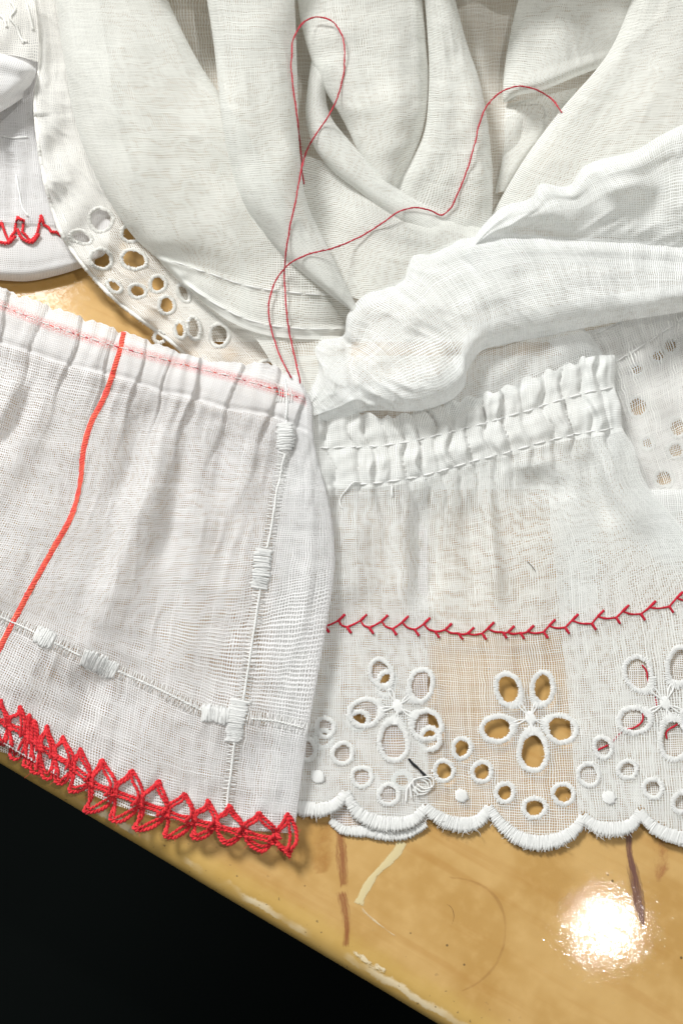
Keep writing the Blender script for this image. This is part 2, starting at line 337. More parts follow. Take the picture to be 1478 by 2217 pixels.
def ring(name, cloths, cx, cy, rx, ry, ang, parent, mat, w=10., tall=0.21, lift=0.06, tip=None):
    """worked eyelet: a padded ring of radial stitches round an oval hole (tip: drawn out towards that pixel)"""
    a_ = math.radians(ang); per = 2*math.pi*math.sqrt(((rx+w/2)**2+(ry+w/2)**2)/2); N = max(22, int(per/2.6)//2*2); A = np.linspace(0, 2*np.pi, N, endpoint=False)
    rr = RNG.normal(size=N)
    sx = (rx+1.5+w*0.5)*np.cos(A); sy = (ry+1.5+w*0.5)*np.sin(A); ph_ = RNG.uniform(0, 6.28, 3); wb = 1+0.035*np.sin(2*A+ph_[0])+0.03*np.sin(3*A+ph_[1])+0.02*np.sin(7*A+ph_[2]); sx *= wb; sy *= wb; x = cx+sx*math.cos(a_)-sy*math.sin(a_); y = cy+sx*math.sin(a_)+sy*math.cos(a_)
    extra = np.zeros(N)
    if tip is not None:
        dx, dy = tip[0]-cx, tip[1]-cy; l = math.hypot(dx, dy); cs = ((x-cx)*dx+(y-cy)*dy)/l/np.hypot(x-cx, y-cy); extra = np.clip((cs-0.72)/0.28, 0, 1)**1.6
        x = x+dx/l*extra*w*0.55; y = y+dy/l*extra*w*0.55
    pts = [hit(cloths, X, Y) for X, Y in zip(x, y)]; P_ = np.array([p[0] for p in pts]); n = np.array([p[1] for p in pts])
    cen = P_.mean(0); t_ = np.roll(P_, -1, 0)-np.roll(P_, 1, 0); t_ /= np.linalg.norm(t_, axis=1)[:, None]; b_ = np.cross(t_, n); b_ /= np.linalg.norm(b_, axis=1)[:, None]
    hw = S*(w*0.5*(1+0.8*extra))*(1+0.05*rr)
    g = [tube_geo(P_+n*lift*1e-3, n, hw*0.82, tall*0.72e-3, 6, closed=True)]
    for i in range(N):
        o1, o2 = RNG.uniform(0.85, 1.2), RNG.uniform(0.85, 1.35); sl = t_[i]*RNG.normal()*S*0.8; lz = 1+0.12*RNG.normal()
        out = np.sign(((P_[i]-cen)@b_[i])) or 1.
        e = np.array([P_[i]-out*b_[i]*hw[i]*o1-sl, P_[i]-out*b_[i]*hw[i]*0.45-sl*0.4+n[i]*tall*0.85e-3*lz, P_[i]+out*b_[i]*hw[i]*0.45+sl*0.4+n[i]*tall*0.85e-3*lz, P_[i]+out*b_[i]*hw[i]*o2+sl])+n[i]*lift*1e-3
        g.append(tube_geo(e, np.tile(n[i], (4, 1)), S*1.35*RNG.uniform(0.8, 1.15), S*1.1, 5, caps=False))
    g += fuzz(P_+n*lift*1e-3, n, N//3, w*0.9*S, S*0.4, int(cx), 0.9)
    V, F = join(g)
    return link(name, mesh(name, V, F), parent, mat)
def knot(name, cloths, cx, cy, r, ang, parent, mat, long=1.25, tall=0.55):
    """solid satin-stitched dot: a bundle of parallel stitches side by side"""
    g = []; a_ = math.radians(ang); m = 10
    for k in range(m):
        o = (k-(m-1)/2)/((m-1)/2); l = r*long*math.sqrt(max(0.12, 1-o*o*0.8))*random.uniform(0.88, 1.12); ox, oy = -math.sin(a_)*o*r*0.85, math.cos(a_)*o*r*0.85
        pts = [(cx+ox+math.cos(a_)*l*s_, cy+oy+math.sin(a_)*l*s_) for s_ in (-1, -0.5, 0, 0.5, 1)]
        w, n = path_on(cloths, pts, 0.1, step=max(3, l/3)); m2 = len(w); z = np.sin(np.linspace(0.1, np.pi-0.1, m2)); w = w+n*(z*tall*0.35e-3*(1-0.5*o*o)*random.uniform(0.7, 1.2))[:, None]
        g.append(tube_geo(w, n, S*r*0.14*(0.6+0.4*z), tall*0.3e-3*(0.5+0.5*z), 6))
    V, F = join(g); return link(name, mesh(name, V, F), parent, mat)
def strand(name, cloths, pts, r_px, parent, mat, off=0.2, step=4., smooth=0, sides=6, wob=0., seed=0):
    w, n = path_on(cloths, pts, off, step, smooth); 
    if wob: w = w+np.random.default_rng(seed).normal(size=w.shape)*wob*S
    rj = r_px*S*(1+0.08*np.random.default_rng(seed+5).normal(size=len(w))); V, F = tube_geo(w, n, rj, rj, sides); return link(name, mesh(name, V, F), parent, mat)

# ================================================================ setting: floor and table
me = mesh('floor', [(-3, -3, -0.74), (3, -3, -0.74), (3, 3, -0.74), (-3, 3, -0.74)], [(0, 1, 2, 3)], False); fl = link('floor', me, None, M['floor']); fl['kind'] = 'structure'
table = thing('wooden_table', 'varnished golden wooden table with a worn rounded edge, under the white cloth', 'table')
e0, e1 = P1(0, 1655, -4.), P1(946, 2217, -4.); ed = (e1-e0); ed[2] = 0; ed /= np.linalg.norm(ed); inn = np.array([-ed[1], ed[0], 0])
rad = 0.0050; prof = [(0, -0.026)]
for a in np.radians(np.linspace(0, 90, 9)): prof.append((rad-rad*math.cos(a), -rad+rad*math.sin(a)))
prof += [(0.02, 0), (0.12, 0), (0.55, 0), (0.55, -0.026)]
V, F, UVs = [], [], []; st = np.linspace(-0.35, 0.55, 46)
arc = np.r_[0, np.cumsum([math.hypot(b_[0]-a_[0], b_[1]-a_[1]) for a_, b_ in zip(prof[:-1], prof[1:])])]-0.021
jit = np.cumsum(RNG.normal(size=len(st)))*0.00006; jit -= np.linspace(jit[0], jit[-1], len(st))
for i, s_ in enumerate(st):
    for (o, z), a_ in zip(prof, arc):
        p = e0*[1, 1, 0]+ed*s_+inn*(o+(jit[i] if o < 0.01 else 0))+[0, 0, z]; V.append(p); UVs.append((s_/S, a_/S))
n = len(prof)
for i in range(len(st)-1):
    for k in range(n-1): F.append((i*n+k, (i+1)*n+k, (i+1)*n+k+1, i*n+k+1))
    F.append((i*n+n-1, (i+1)*n+n-1, (i+1)*n, i*n))
me = mesh('tabletop', V, F); uvl = me.uv_layers.new(name='UVMap'); UVs = np.array(UVs, np.float32)
uvl.data.foreach_set('uv', UVs[np.array([i for p in F for i in p])].reshape(-1)); top = link('tabletop', me, table, M['table'])
me.polygons.foreach_set('use_smooth', [k % n not in (n-3, n-2, n-1) for k in range(len(me.polygons))])
def stroke(name, pts, mat, z=0.05, thick=0.0, step=6.):
    """pts (px, py, width px): a mark of dried paint lying on the table top, domed if thick (mm)"""
    q_ = curve(pts, step); t = np.gradient(q_[:, :2], axis=0); t /= np.linalg.norm(t, axis=1)[:, None]; nx, ny = -t[:, 1], t[:, 0]; cr = np.linspace(-1, 1, 7)
    V, F, uv, eg = [], [], [], []; L = np.r_[0, np.cumsum(np.hypot(*np.diff(q_[:, :2], axis=0).T))]; m = len(q_)
    for i in range(m):
        for c_ in cr:
            j = RNG.normal()*0.05; x = q_[i, 0]+nx[i]*(c_+j)*q_[i, 2]/2; y = q_[i, 1]+ny[i]*(c_+j)*q_[i, 2]/2
            V.append(P1(x, y, z+thick*(1-c_*c_))); uv.append((L[i], c_*q_[i, 2]/2)); eg.append(max(abs(c_)**2, max(0, 1-min(L[i], L[-1]-L[i])/12)))
    for i in range(m-1):
        for k in range(6): F.append((i*7+k, i*7+k+1, (i+1)*7+k+1, (i+1)*7+k))
    me = mesh(name, V, F); ul = me.uv_layers.new(name='UVMap'); ul.data.foreach_set('uv', np.array(uv, np.float32)[np.array(F).reshape(-1)].reshape(-1))
    at = me.attributes.new('edge', 'FLOAT', 'POINT'); at.data.foreach_set('value', np.array(eg, np.float32)); return link(name, me, table, mat)
mt = paint_mat('brown_streak', (0.24, 0.05, 0.02), 0.16, 0.60, 0.5, 0.014, 0.26)
stroke('paint_streak', [(735, 1760, 30), (738, 1830, 34), (742, 1890, 30), (744, 1925, 20)], mt)
stroke('paint_streak', [(738, 1925, 36), (746, 1965, 30), (750, 2005, 22), (748, 2055, 22)], mt, 0.06)
stroke('paint_streak', [(1360, 1790, 22), (1362, 1850, 22), (1372, 1900, 34), (1382, 1960, 34), (1392, 2010, 8)], paint_mat('purple_ink', (0.085, 0.016, 0.035), 0.12, 0.55, 0.62, 0.014, 0.2), 0.05)
stroke('paint_streak', [(1420, 1810, 60), (1430, 1860, 70), (1420, 1920, 20)], paint_mat('rusty_stain', (0.36, 0.12, 0.04), 0.35, 0.75, 0.45, 0.02, 0.03), 0.03)
stroke('paint_streak', [(700, 1770, 120), (690, 1830, 110), (700, 1900, 60)], paint_mat('amber_stain', (0.42, 0.19, 0.045), 0.32, 0.75, 0.4, 0.015, 0.02), 0.02)
stroke('glue_drip', [(872, 1822, 20), (858, 1845, 22), (838, 1868, 18), (815, 1890, 13), (797, 1915, 20), (783, 1940, 18), (776, 1958, 24)], paint_mat('dried_glue', (0.62, 0.52, 0.29), -0.10, 0.25, 0.8, 0.05, 0.12), 0.05, 0.08)
stroke('glue_drip', [(776, 1962, 14), (800, 1985, 10), (835, 2012, 6), (862, 2032, 5)], paint_mat('thin_glue', (0.70, 0.58, 0.38), 0.3, 0.6, 0.6, 0.03, 0.2), 0.05, 0.08)
stroke('glue_drip', [(755, 2058, 16), (785, 2075, 26), (815, 2095, 24), (842, 2105, 14)], paint_mat('pale_chip', (0.62, 0.52, 0.34), 0.36, 0.55, 0.85, 0.04, 0.08), 0.04, 0.12)
stroke('varnish_ring', [(965, 1900, 8), (1010, 1905, 10), (1060, 1930, 12), (1088, 1975, 12), (1092, 2030, 12), (1070, 2090, 12), (1030, 2130, 10), (990, 2150, 8)], paint_mat('ring_stain', (0.40, 0.21, 0.06), 0.25, 0.7, 0.35, 0.012, 0.05), 0.03)
stroke('varnish_ring', [(960, 1955, 2), (975, 1963, 2.2), (982, 1985, 2.2), (976, 2005, 2)], paint_mat('scratch', (0.2, 0.1, 0.03), 0.2, 0.5, 0.6, 0.05, 0.1), 0.03)

# ================================================================ heap of white muslin behind
dress = thing('draped_garment', 'white muslin garment heaped in long soft folds behind the cuffs', 'garment')
def rnd(a, wl, seed): return lambda px, py, u, v: a*snoise(px, py, wl, seed)
def dh_base(px, py, u, v):
    d = 1.4*snoise(px, py, 260, 4)+0.8*snoise(px, py, 120, 5)
    d += ridge(px, py, [(1010, -60), (1040, 120), (1075, 300)], 5, 26)+ridge(px, py, [(1060, 380), (1120, 250), (1230, 200)], 4, 30)+ridge(px, py, [(1180, 330), (1150, 250), (1100, 230)], -3, 40)
    d += ridge(px, py, [(380, -60), (420, 80), (470, 190)], 3, 24)
    return d
base = Cloth('under_layer', [[(x+max(0, (y-100))*0.42*(1 if x < 500 else 0), y, 2.6) for x in (150, 330, 520, 760, 1000, 1200, 1400, 1700)] for y in (-150, 20, 200, 380, 560, 740)], dress, M['muslin'], 8, dh_base)
heap = Cloth('fold', [[(x, -66-yy, h_+(3*math.sin(x*0.011+yy)) ) for x in (90, 250, 420, 600, 780, 960, 1140, 1320, 1500, 1720)] for yy, h_ in ((0, 4), (14, 16), (40, 30), (110, 40), (220, 42), (360, 36), (480, 18), (520, 3))], dress, M['muslin'], 9, rnd(1.5, 170, 17))  # garment continued out of view as a tall mound, added to shade the recesses
# leftmost fold, running down into the stitched hem
def row_pts(*a): return list(a)
f1rows = [
 [(140,-60,2.2),(112,-60,17),(125,-60,22),(180,-60,26),(250,-60,26),(310,-60,22),(335,-60,15),(320,-60,2.5)],
 [(165,110,2.2),(137,110,16),(152,115,22),(220,118,26),(310,118,26),(390,120,22),(425,125,15),(400,130,2.5)],
 [(200,280,2.2),(171,285,15),(190,285,20),(270,285,24.5),(380,285,25),(470,285,21),(530,285,15),(520,285,2.5)],
 [(255,410,2.2),(227,415,13),(245,415,18),(330,420,22),(430,425,22),(520,430,18),(610,435,12),(610,435,2.5)],
 [(320,510,2.2),(290,512,10),(310,515,13),(385,520,17),(480,530,17),(570,540,15),(680,545,10),(700,545,2.5)],
 [(360,548,2.2),(328,548,7),(345,552,9.5),(405,572,12),(490,606,12.6),(570,628,12),(700,640,9.5),(760,640,2.5)],
 [(372,566,2.2),(343,562,6),(362,578,8.4),(425,630,10.5),(500,676,11),(580,702,11),(690,712,9.5),(760,708,2.5)],
 [(374,572,2.2),(350,570,5),(370,590,7.2),(430,645,9),(502,698,9.8),(580,726,10),(690,735,9),(760,728,2.5)],
]
def dh_f1(px, py, u, v):
    d = 0.45*crease(px, py, 58, 48, 217)+0.7*snoise(px, py, 230, 21)+0.25*snoise(px, py, 90, 22)
    d += ridge(px, py, [(200, 0), (250, 200), (330, 380), (430, 520)], 1.6, 50)+ridge(px, py, [(300, 200), (400, 330), (480, 480), (590, 600)], -2.0, 45)
    d += ridge(px, py, [(350, 562), (440, 588), (540, 620), (620, 632), (745, 640)], 0.75, 6, 10, 0)+ridge(px, py, [(400, 615), (470, 662), (560, 702), (640, 712), (740, 714)], 0.8, 6, 8, 0)
    d += ridge(px, py, [(400, 606), (470, 651), (560, 691), (640, 701), (740, 703)], -0.5, 5, 5, 0)+ridge(px, py, [(350, 555), (440, 580), (540, 612), (620, 624), (745, 632)], -0.5, 5, 5, 0)
    d += ridge(px, py, [(450, 590), (470, 660)], 0.7, 18)+ridge(px, py, [(400, 590), (420, 625)], -0.7, 14)+ridge(px, py, [(620, 640), (640, 700)], 0.5, 20)
    return d
def dense_hem(px, py, u, v):
    d, s_, t = seg_dist(px, py, [(345, 575), (410, 640), (480, 690), (560, 722), (640, 733), (760, 727)]); return np.clip((30-d)/10, 0, 1)*0.85
fold1 = Cloth('fold', f1rows, dress, M['muslin'], 4.5, dh_f1, attrs={'dense': dense_hem})
fold2 = Cloth('fold', [sec((438,-60),(636,-60),22,10), sec((462,90),(641,90),21.5,10), sec((474,200),(645,215),20.5,10), sec((490,320),(648,330),18.5,9), sec((520,430),(664,435),15.5,8.5), sec((572,510),(712,540),12.5,7), sec((640,580),(768,655),10,5.5), sec((715,640),(800,700),8,4)], dress, M['muslin'], 4.5,
  lambda px, py, u, v: 0.6*snoise(px, py, 200, 31)+0.45*crease(px, py, 72, 46, 317)+0.2*snoise(px, py, 80, 32)+ridge(px, py, [(520, 120), (560, 220), (590, 300), (620, 360)], -2.2, 26)+ridge(px, py, [(480, 60), (500, 260), (560, 440), (680, 560)], 0.9, 22))
fold3 = Cloth('fold', [sec((640,-60),(908,-60),15,9,lean=.1), sec((654,60),(920,80),14.5,9,lean=.1), sec((690,170),(926,180),13.5,9), sec((745,265),(912,290),12,8), sec((785,350),(876,372),10,6), sec((808,400),(852,414),8.5,4)], dress, M['muslin'], 4.5,
  lambda px, py, u, v: 0.7*snoise(px, py, 170, 41)+0.45*crease(px, py, 75, 46, 417)+0.25*snoise(px, py, 70, 42)+ridge(px, py, [(820, -60), (860, 80), (870, 240), (850, 380)], 1.3, 26)+ridge(px, py, [(760, -40), (800, 150), (820, 330)], -1.6, 34)+ridge(px, py, [(892, -60), (903, 100), (905, 230), (870, 350)], 1.0, 9))
fold4 = Cloth('fold', [sec((912,-60),(970,-60),15,8), sec((924,60),(1006,80),15,8), sec((928,180),(1040,185),14,8), sec((916,290),(1058,290),12.5,8), sec((880,365),(1066,390),11,7), sec((850,414),(1064,470),9,5), sec((830,440),(1060,530),8,4)], dress, M['muslin'], 4.5,
  lambda px, py, u, v: 0.6*snoise(px, py, 150, 51)+0.45*crease(px, py, 80, 46, 517)+0.25*snoise(px, py, 60, 52)+ridge(px, py, [(950, -20), (985, 150), (990, 300), (960, 420)], -1.5, 24)+ridge(px, py, [(1030, 190), (1040, 330), (1045, 450)], 0.8, 20))
fold5 = Cloth('fold', [sec((676,120),(720,130),11,5), sec((666,185),(705,205),11.5,6), sec((662,240),(715,250),11.5,6.5), sec((676,310),(752,300),11.5,6.5), sec((715,365),(800,352),11.5,6), sec((778,415),(860,408),11.5,5), sec((850,470),(930,446),11,4), sec((930,520),(990,472),9.5,3)], dress, M['muslin'], 4.5, lambda px, py, u, v: 0.3*snoise(px, py, 90, 61))
sheet5 = Cloth('fold', [
 [(640,330,9),(700,350,10),(770,390,11),(850,425,12),(950,460,12),(1060,480,11),(1110,470,9)],
 [(650,420,9),(710,430,10),(780,450,12.5),(860,480,13),(960,505,13),(1060,515,11),(1110,510,9)],
 [(690,520,8.5),(740,530,10.5),(800,545,12.5),(870,560,12.5),(960,570,12),(1060,570,10),(1110,560,9)],
 [(750,640,8),(790,650,9.5),(840,655,10.5),(900,660,10),(980,660,10),(1060,650,9),(1110,640,8)]], dress, M['muslin'], 4.5,
 lambda px, py, u, v: 0.6*snoise(px, py, 130, 71)+0.45*crease(px, py, 40, 46, 717)+ridge(px, py, [(670, 420), (740, 520), (800, 640)], -2.2, 26)+ridge(px, py, [(760, 430), (820, 500), (850, 600)], 1.5, 30)+ridge(px, py, [(870, 480), (900, 560), (880, 640)], -1.5, 26))
fold6 = Cloth('fold', [
 [(1165,-60,2.5),(1138,-60,11),(1160,-60,15),(1230,-60,17),(1320,-60,15),(1440,-60,12)],
 [(1130,60,2.5),(1106,65,10),(1125,65,14),(1200,65,16.5),(1280,60,15),(1400,55,11)],
 [(1115,150,2.5),(1092,150,9),(1112,148,13),(1180,140,15),(1250,122,14),(1370,90,10)],
 [(1110,200,2.5),(1089,205,8),(1105,203,11.5),(1170,188,13.5),(1240,160,13),(1340,120,10)],
 [(1112,215,2.5),(1090,222,6.5),(1106,212,9),(1172,196,11),(1243,168,11),(1345,130,9)],
 [(1120,205,2.5),(1100,212,5),(1115,202,6),(1175,186,8),(1240,160,8),(1340,120,7)]], dress, M['muslin'], 5, lambda px, py, u, v: 0.5*snoise(px, py, 150, 81)+0.45*crease(px, py, 80, 46, 817)+ridge(px, py, [(1190, -40), (1160, 80), (1150, 190)], -1.2, 24))
fold6b = Cloth('fold', [sec((1095,225),(1250,190),2.5,4.5), sec((1090,260),(1220,240),2,4.5), sec((1092,300),(1180,290),1.6,4), sec((1085,350),(1140,340),3.5,4), sec((1070,420),(1105,410),3,3)], dress, M['muslin'], 5, lambda px, py, u, v: 0.5*snoise(px, py, 90, 86))
fold7 = Cloth('fold', [
 [(1420,-60,2.5),(1388,-60,15),(1400,-60,20),(1450,-60,24),(1540,-60,25),(1700,-60,20)],
 [(1345,115,2.5),(1313,120,14),(1326,124,19),(1390,130,23),(1500,140,24),(1700,120,20)],
 [(1245,235,2.5),(1213,240,13),(1226,246,18),(1310,262,21),(1450,270,22),(1700,260,19)],
 [(1162,345,2.5),(1132,350,12),(1146,358,16),(1240,385,18.5),(1420,395,19),(1700,390,17)],
 [(1092,465,2.5),(1062,470,9),(1076,480,12),(1200,500,14),(1400,520,14),(1700,520,13)]], dress, M['muslin'], 5,
 lambda px, py, u, v: 0.6*snoise(px, py, 220, 91)+0.45*crease(px, py, -50, 46, 917)+ridge(px, py, [(1440, -60), (1400, 100), (1300, 240), (1220, 350)], -0.9, 40)+ridge(px, py, [(1478, 60), (1400, 240), (1330, 360)], 1.0, 40))
tail = Cloth('hem_tail', [[(545,720,8.),(570,722,8.5),(640,728,8.5),(720,728,8),(760,730,7)],[(572,760,8.5),(592,762,9),(650,765,9),(715,765,8.5),(760,765,7)],[(600,810,9),(615,815,9.5),(655,820,9.5),(705,815,8.5),(740,810,7)],[(625,880,8),(640,885,9),(665,890,9),(700,890,8),(730,890,7)]], dress, M['muslin'], 5, rnd(0.25, 60, 99))
DRESS = [fold1, fold2, fold3, fold4, fold5, sheet5, fold6, fold6b, fold7, tail, base]
# stitching on the hem
def running(name, cloths, pts, parent, mat, dash=26., gap=9., r=1.7, off=0.12, jit=1.2):
    q_ = curve(pts, 2.); L = np.r_[0, np.cumsum(np.hypot(*np.diff(q_[:, :2], axis=0).T))]; s_ = 0
    while s_ < L[-1]-6:
        e = min(s_+dash*random.uniform(0.8, 1.2), L[-1]); tt = np.linspace(s_, e, 5); x = np.interp(tt, L, q_[:, 0]); y = np.interp(tt, L, q_[:, 1])+np.array([0, .5, 0, .5, 0])*random.uniform(-jit, jit)
        w, n = path_on(cloths, np.c_[x, y], 0, 5.); z = np.sin(np.linspace(0.05, np.pi-0.05, len(w))); w = w+n*((z*off*2-off*0.4)*1e-3)[:, None]
        V, F = tube_geo(w, n, r*S*(0.6+0.4*z), r*S*(0.6+0.4*z), 6); link(name, mesh(name, V, F), parent, mat); s_ = e+gap*random.uniform(0.7, 1.3)
running('stitch', [fold1], [(372, 566), (440, 588), (540, 620), (620, 632), (740, 640)], dress, M['white_thread'], 40, 6)
running('stitch', [fold1], [(410, 620), (470, 660), (560, 700), (640, 711), (735, 713)], dress, M['white_thread'], 40, 6)

# ================================================================ puffed sleeve with the lace cuff
sleeve = thing('puff_sleeve', 'white sheer puff sleeve with red feather stitching and scalloped eyelet lace cuff', 'sleeve')
def off(rows, dx, dy): return [(x+dx, y+dy) for x, y in rows]
def hq(rows, hs): return [(x, y, float(np.interp(x, [1000, 1120, 1350, 1600], hs))) for x, y in rows]
def dh_b1(px, py, u, v):
    d = 0.8*crease(px, py, -30, 44, 103)+0.9*snoise(px, py, 150, 101)+0.25*snoise(px, py, 60, 102)
    return d+ridge(px, py, [(1300, 440), (1380, 450), (1478, 445)], -3, 34)+ridge(px, py, [(1160, 420), (1200, 470), (1290, 505)], 1.4, 24)+ridge(px, py, [(1290, 360), (1330, 410), (1400, 400)], 1.3, 26)+ridge(px, py, [(1120, 470), (1180, 500)], -1.5, 24)
b1top = [(1005,545),(1062,470),(1100,442),(1150,428),(1166,400),(1230,402),(1262,360),(1302,345),(1375,326),(1425,296),(1478,270),(1600,250)]
b1mid = [(1005,550),(1075,492),(1120,472),(1165,458),(1190,440),(1250,432),(1290,405),(1335,392),(1400,380),(1440,360),(1490,345),(1600,330)]
b1low = [(1005,560),(1080,520),(1125,510),(1170,510),(1200,512),(1255,515),(1300,518),(1345,522),(1405,525),(1445,528),(1495,530),(1600,532)]
puff1 = Cloth('puff_cloth', [hq(off(b1top, 8, 22), [9, 12, 16, 18]), hq(b1top, [12, 16, 21, 24]), hq(off(b1top, 2, 8), [14, 19, 25, 28]), hq(b1mid, [15, 21, 27, 30]), hq(b1low, [12, 15, 17, 18]), hq(off(b1low, 0, 60), [9, 10, 11, 12])], sleeve, M['puff'], 4.5, dh_b1)
Tp = [(655,870),(690,792),(680,757),(694,738),(744,725),(752,682),(785,642),(840,618),(872,600),(892,556),(926,548),(985,520),(1080,506),(1200,512),(1340,518),(1478,525),(1600,530)]
M1 = [(668,884),(712,835),(722,805),(745,780),(790,748),(815,715),(850,690),(895,668),(925,645),(950,622),(985,605),(1040,585),(1120,565),(1230,560),(1350,565),(1478,572),(1600,575)]
M2 = [(680,900),(738,872),(765,845),(800,815),(840,788),(870,768),(905,750),(940,735),(970,715),(995,698),(1025,680),(1080,655),(1150,635),(1250,618),(1360,615),(1478,615),(1600,615)]
Bt = [(690,915),(742,905),(795,890),(835,889),(885,892),(925,886),(957,876),(985,860),(1004,838),(1012,800),(1035,766),(1093,746),(1178,729),(1264,711),(1370,692),(1478,676),(1600,662)]
def hz(rows, a, b): k = len(rows); return [(x, y, a+(b-a)*i/(k-1)) for i, (x, y) in enumerate(rows)]
def dh_b2(px, py, u, v):
    d = crease(px, py, 25, 42, 117)*np.clip((1150-px)/250, 0.25, 1)*1.2+0.55*crease(px, py, 40, 24, 119, 3., 3.)*np.clip((1180-px)/300, 0.2, 1)+0.9*snoise(px, py, 170, 111)+0.25*snoise(px, py, 70, 112)
    d += ridge(px, py, [(985, 600), (1000, 640), (960, 680)], -2.2, 28)+ridge(px, py, [(880, 740), (930, 720), (960, 700)], -2.0, 30)+ridge(px, py, [(990, 745), (980, 790), (1000, 830)], -2.4, 22)
    d += ridge(px, py, [(1478, 590), (1250, 600), (1100, 660), (980, 760), (860, 830)], 1.6, 46)+ridge(px, py, [(748, 722), (756, 775), (768, 830), (800, 885)], -3.4, 13, 18, 0.15)+ridge(px, py, [(700, 770), (715, 820), (720, 880)], 1.5, 16)+ridge(px, py, [(985, 525), (1000, 560), (1040, 590)], -1.3, 12)+ridge(px, py, [(845, 620), (880, 650), (905, 690)], -1.5, 10)+ridge(px, py, [(800, 800), (840, 760), (900, 780)], 1.1, 24)
    d += ridge(px, py, [(870, 600), (910, 640), (930, 690)], 1.2, 20)+ridge(px, py, [(890, 560), (960, 580), (1010, 570)], -1.2, 16)+ridge(px, py, [(800, 650), (850, 690), (880, 720)], 1.0, 18)+ridge(px, py, [(780, 660), (810, 720), (830, 740)], -1.2, 12)
    return d
def hp(rows, hs): return [(x, y, float(np.interp(x, [650, 720, 780, 850, 960, 1100, 1300, 1600], hs))) for x, y in rows]
puff2 = Cloth('puff_cloth', [hp(off(Tp, 10, 22), [6, 7, 8, 8.5, 9, 10, 11, 11]), hp(Tp, [8, 9, 10, 10.5, 11, 13, 14, 14]), hp(off(Tp, 4, 9), [9.5, 11, 12.5, 13, 14, 16, 17, 17]), hp(M1, [11, 13, 15.5, 17, 18.5, 19.5, 20, 20]), hp(M2, [11, 14, 18, 20, 20.5, 21, 21, 21]), hp(off(Bt, 0, -15), [10, 11.5, 15, 18, 18.5, 17, 17, 17]), hp(Bt, [9, 9.5, 11, 13.5, 14, 13, 13, 13]), hp(off(Bt, -2, -16), [8, 8, 8.5, 10, 10.5, 10, 10, 10]), hp(off(Bt, -10, -60), [7, 7, 7.5, 9, 9, 9, 9, 9])], sleeve, M['puff'], 4.2, dh_b2)
puff3 = Cloth('puff_cloth', [
 [(960,800,11),(1030,740,11),(1120,715,11.5),(1190,700,11.5),(1245,705,11),(1262,712,8),(1250,725,6)],
 [(960,830,11.5),(1030,785,12.5),(1120,752,13),(1200,735,13),(1268,728,12),(1286,741,8),(1270,750,6)],
 [(960,860,11),(1030,825,12),(1120,795,12.5),(1205,770,12.5),(1282,752,12),(1302,764,8.5),(1285,775,6)],
 [(960,900,10),(1030,880,10),(1120,850,10.5),(1210,815,10.5),(1290,785,10),(1310,790,8),(1295,795,6)]], sleeve, M['puff'], 4.5, lambda px, py, u, v: 0.4*snoise(px, py, 80, 121)+ridge(px, py, [(1010, 800), (1060, 765), (1160, 740)], -1.2, 18))

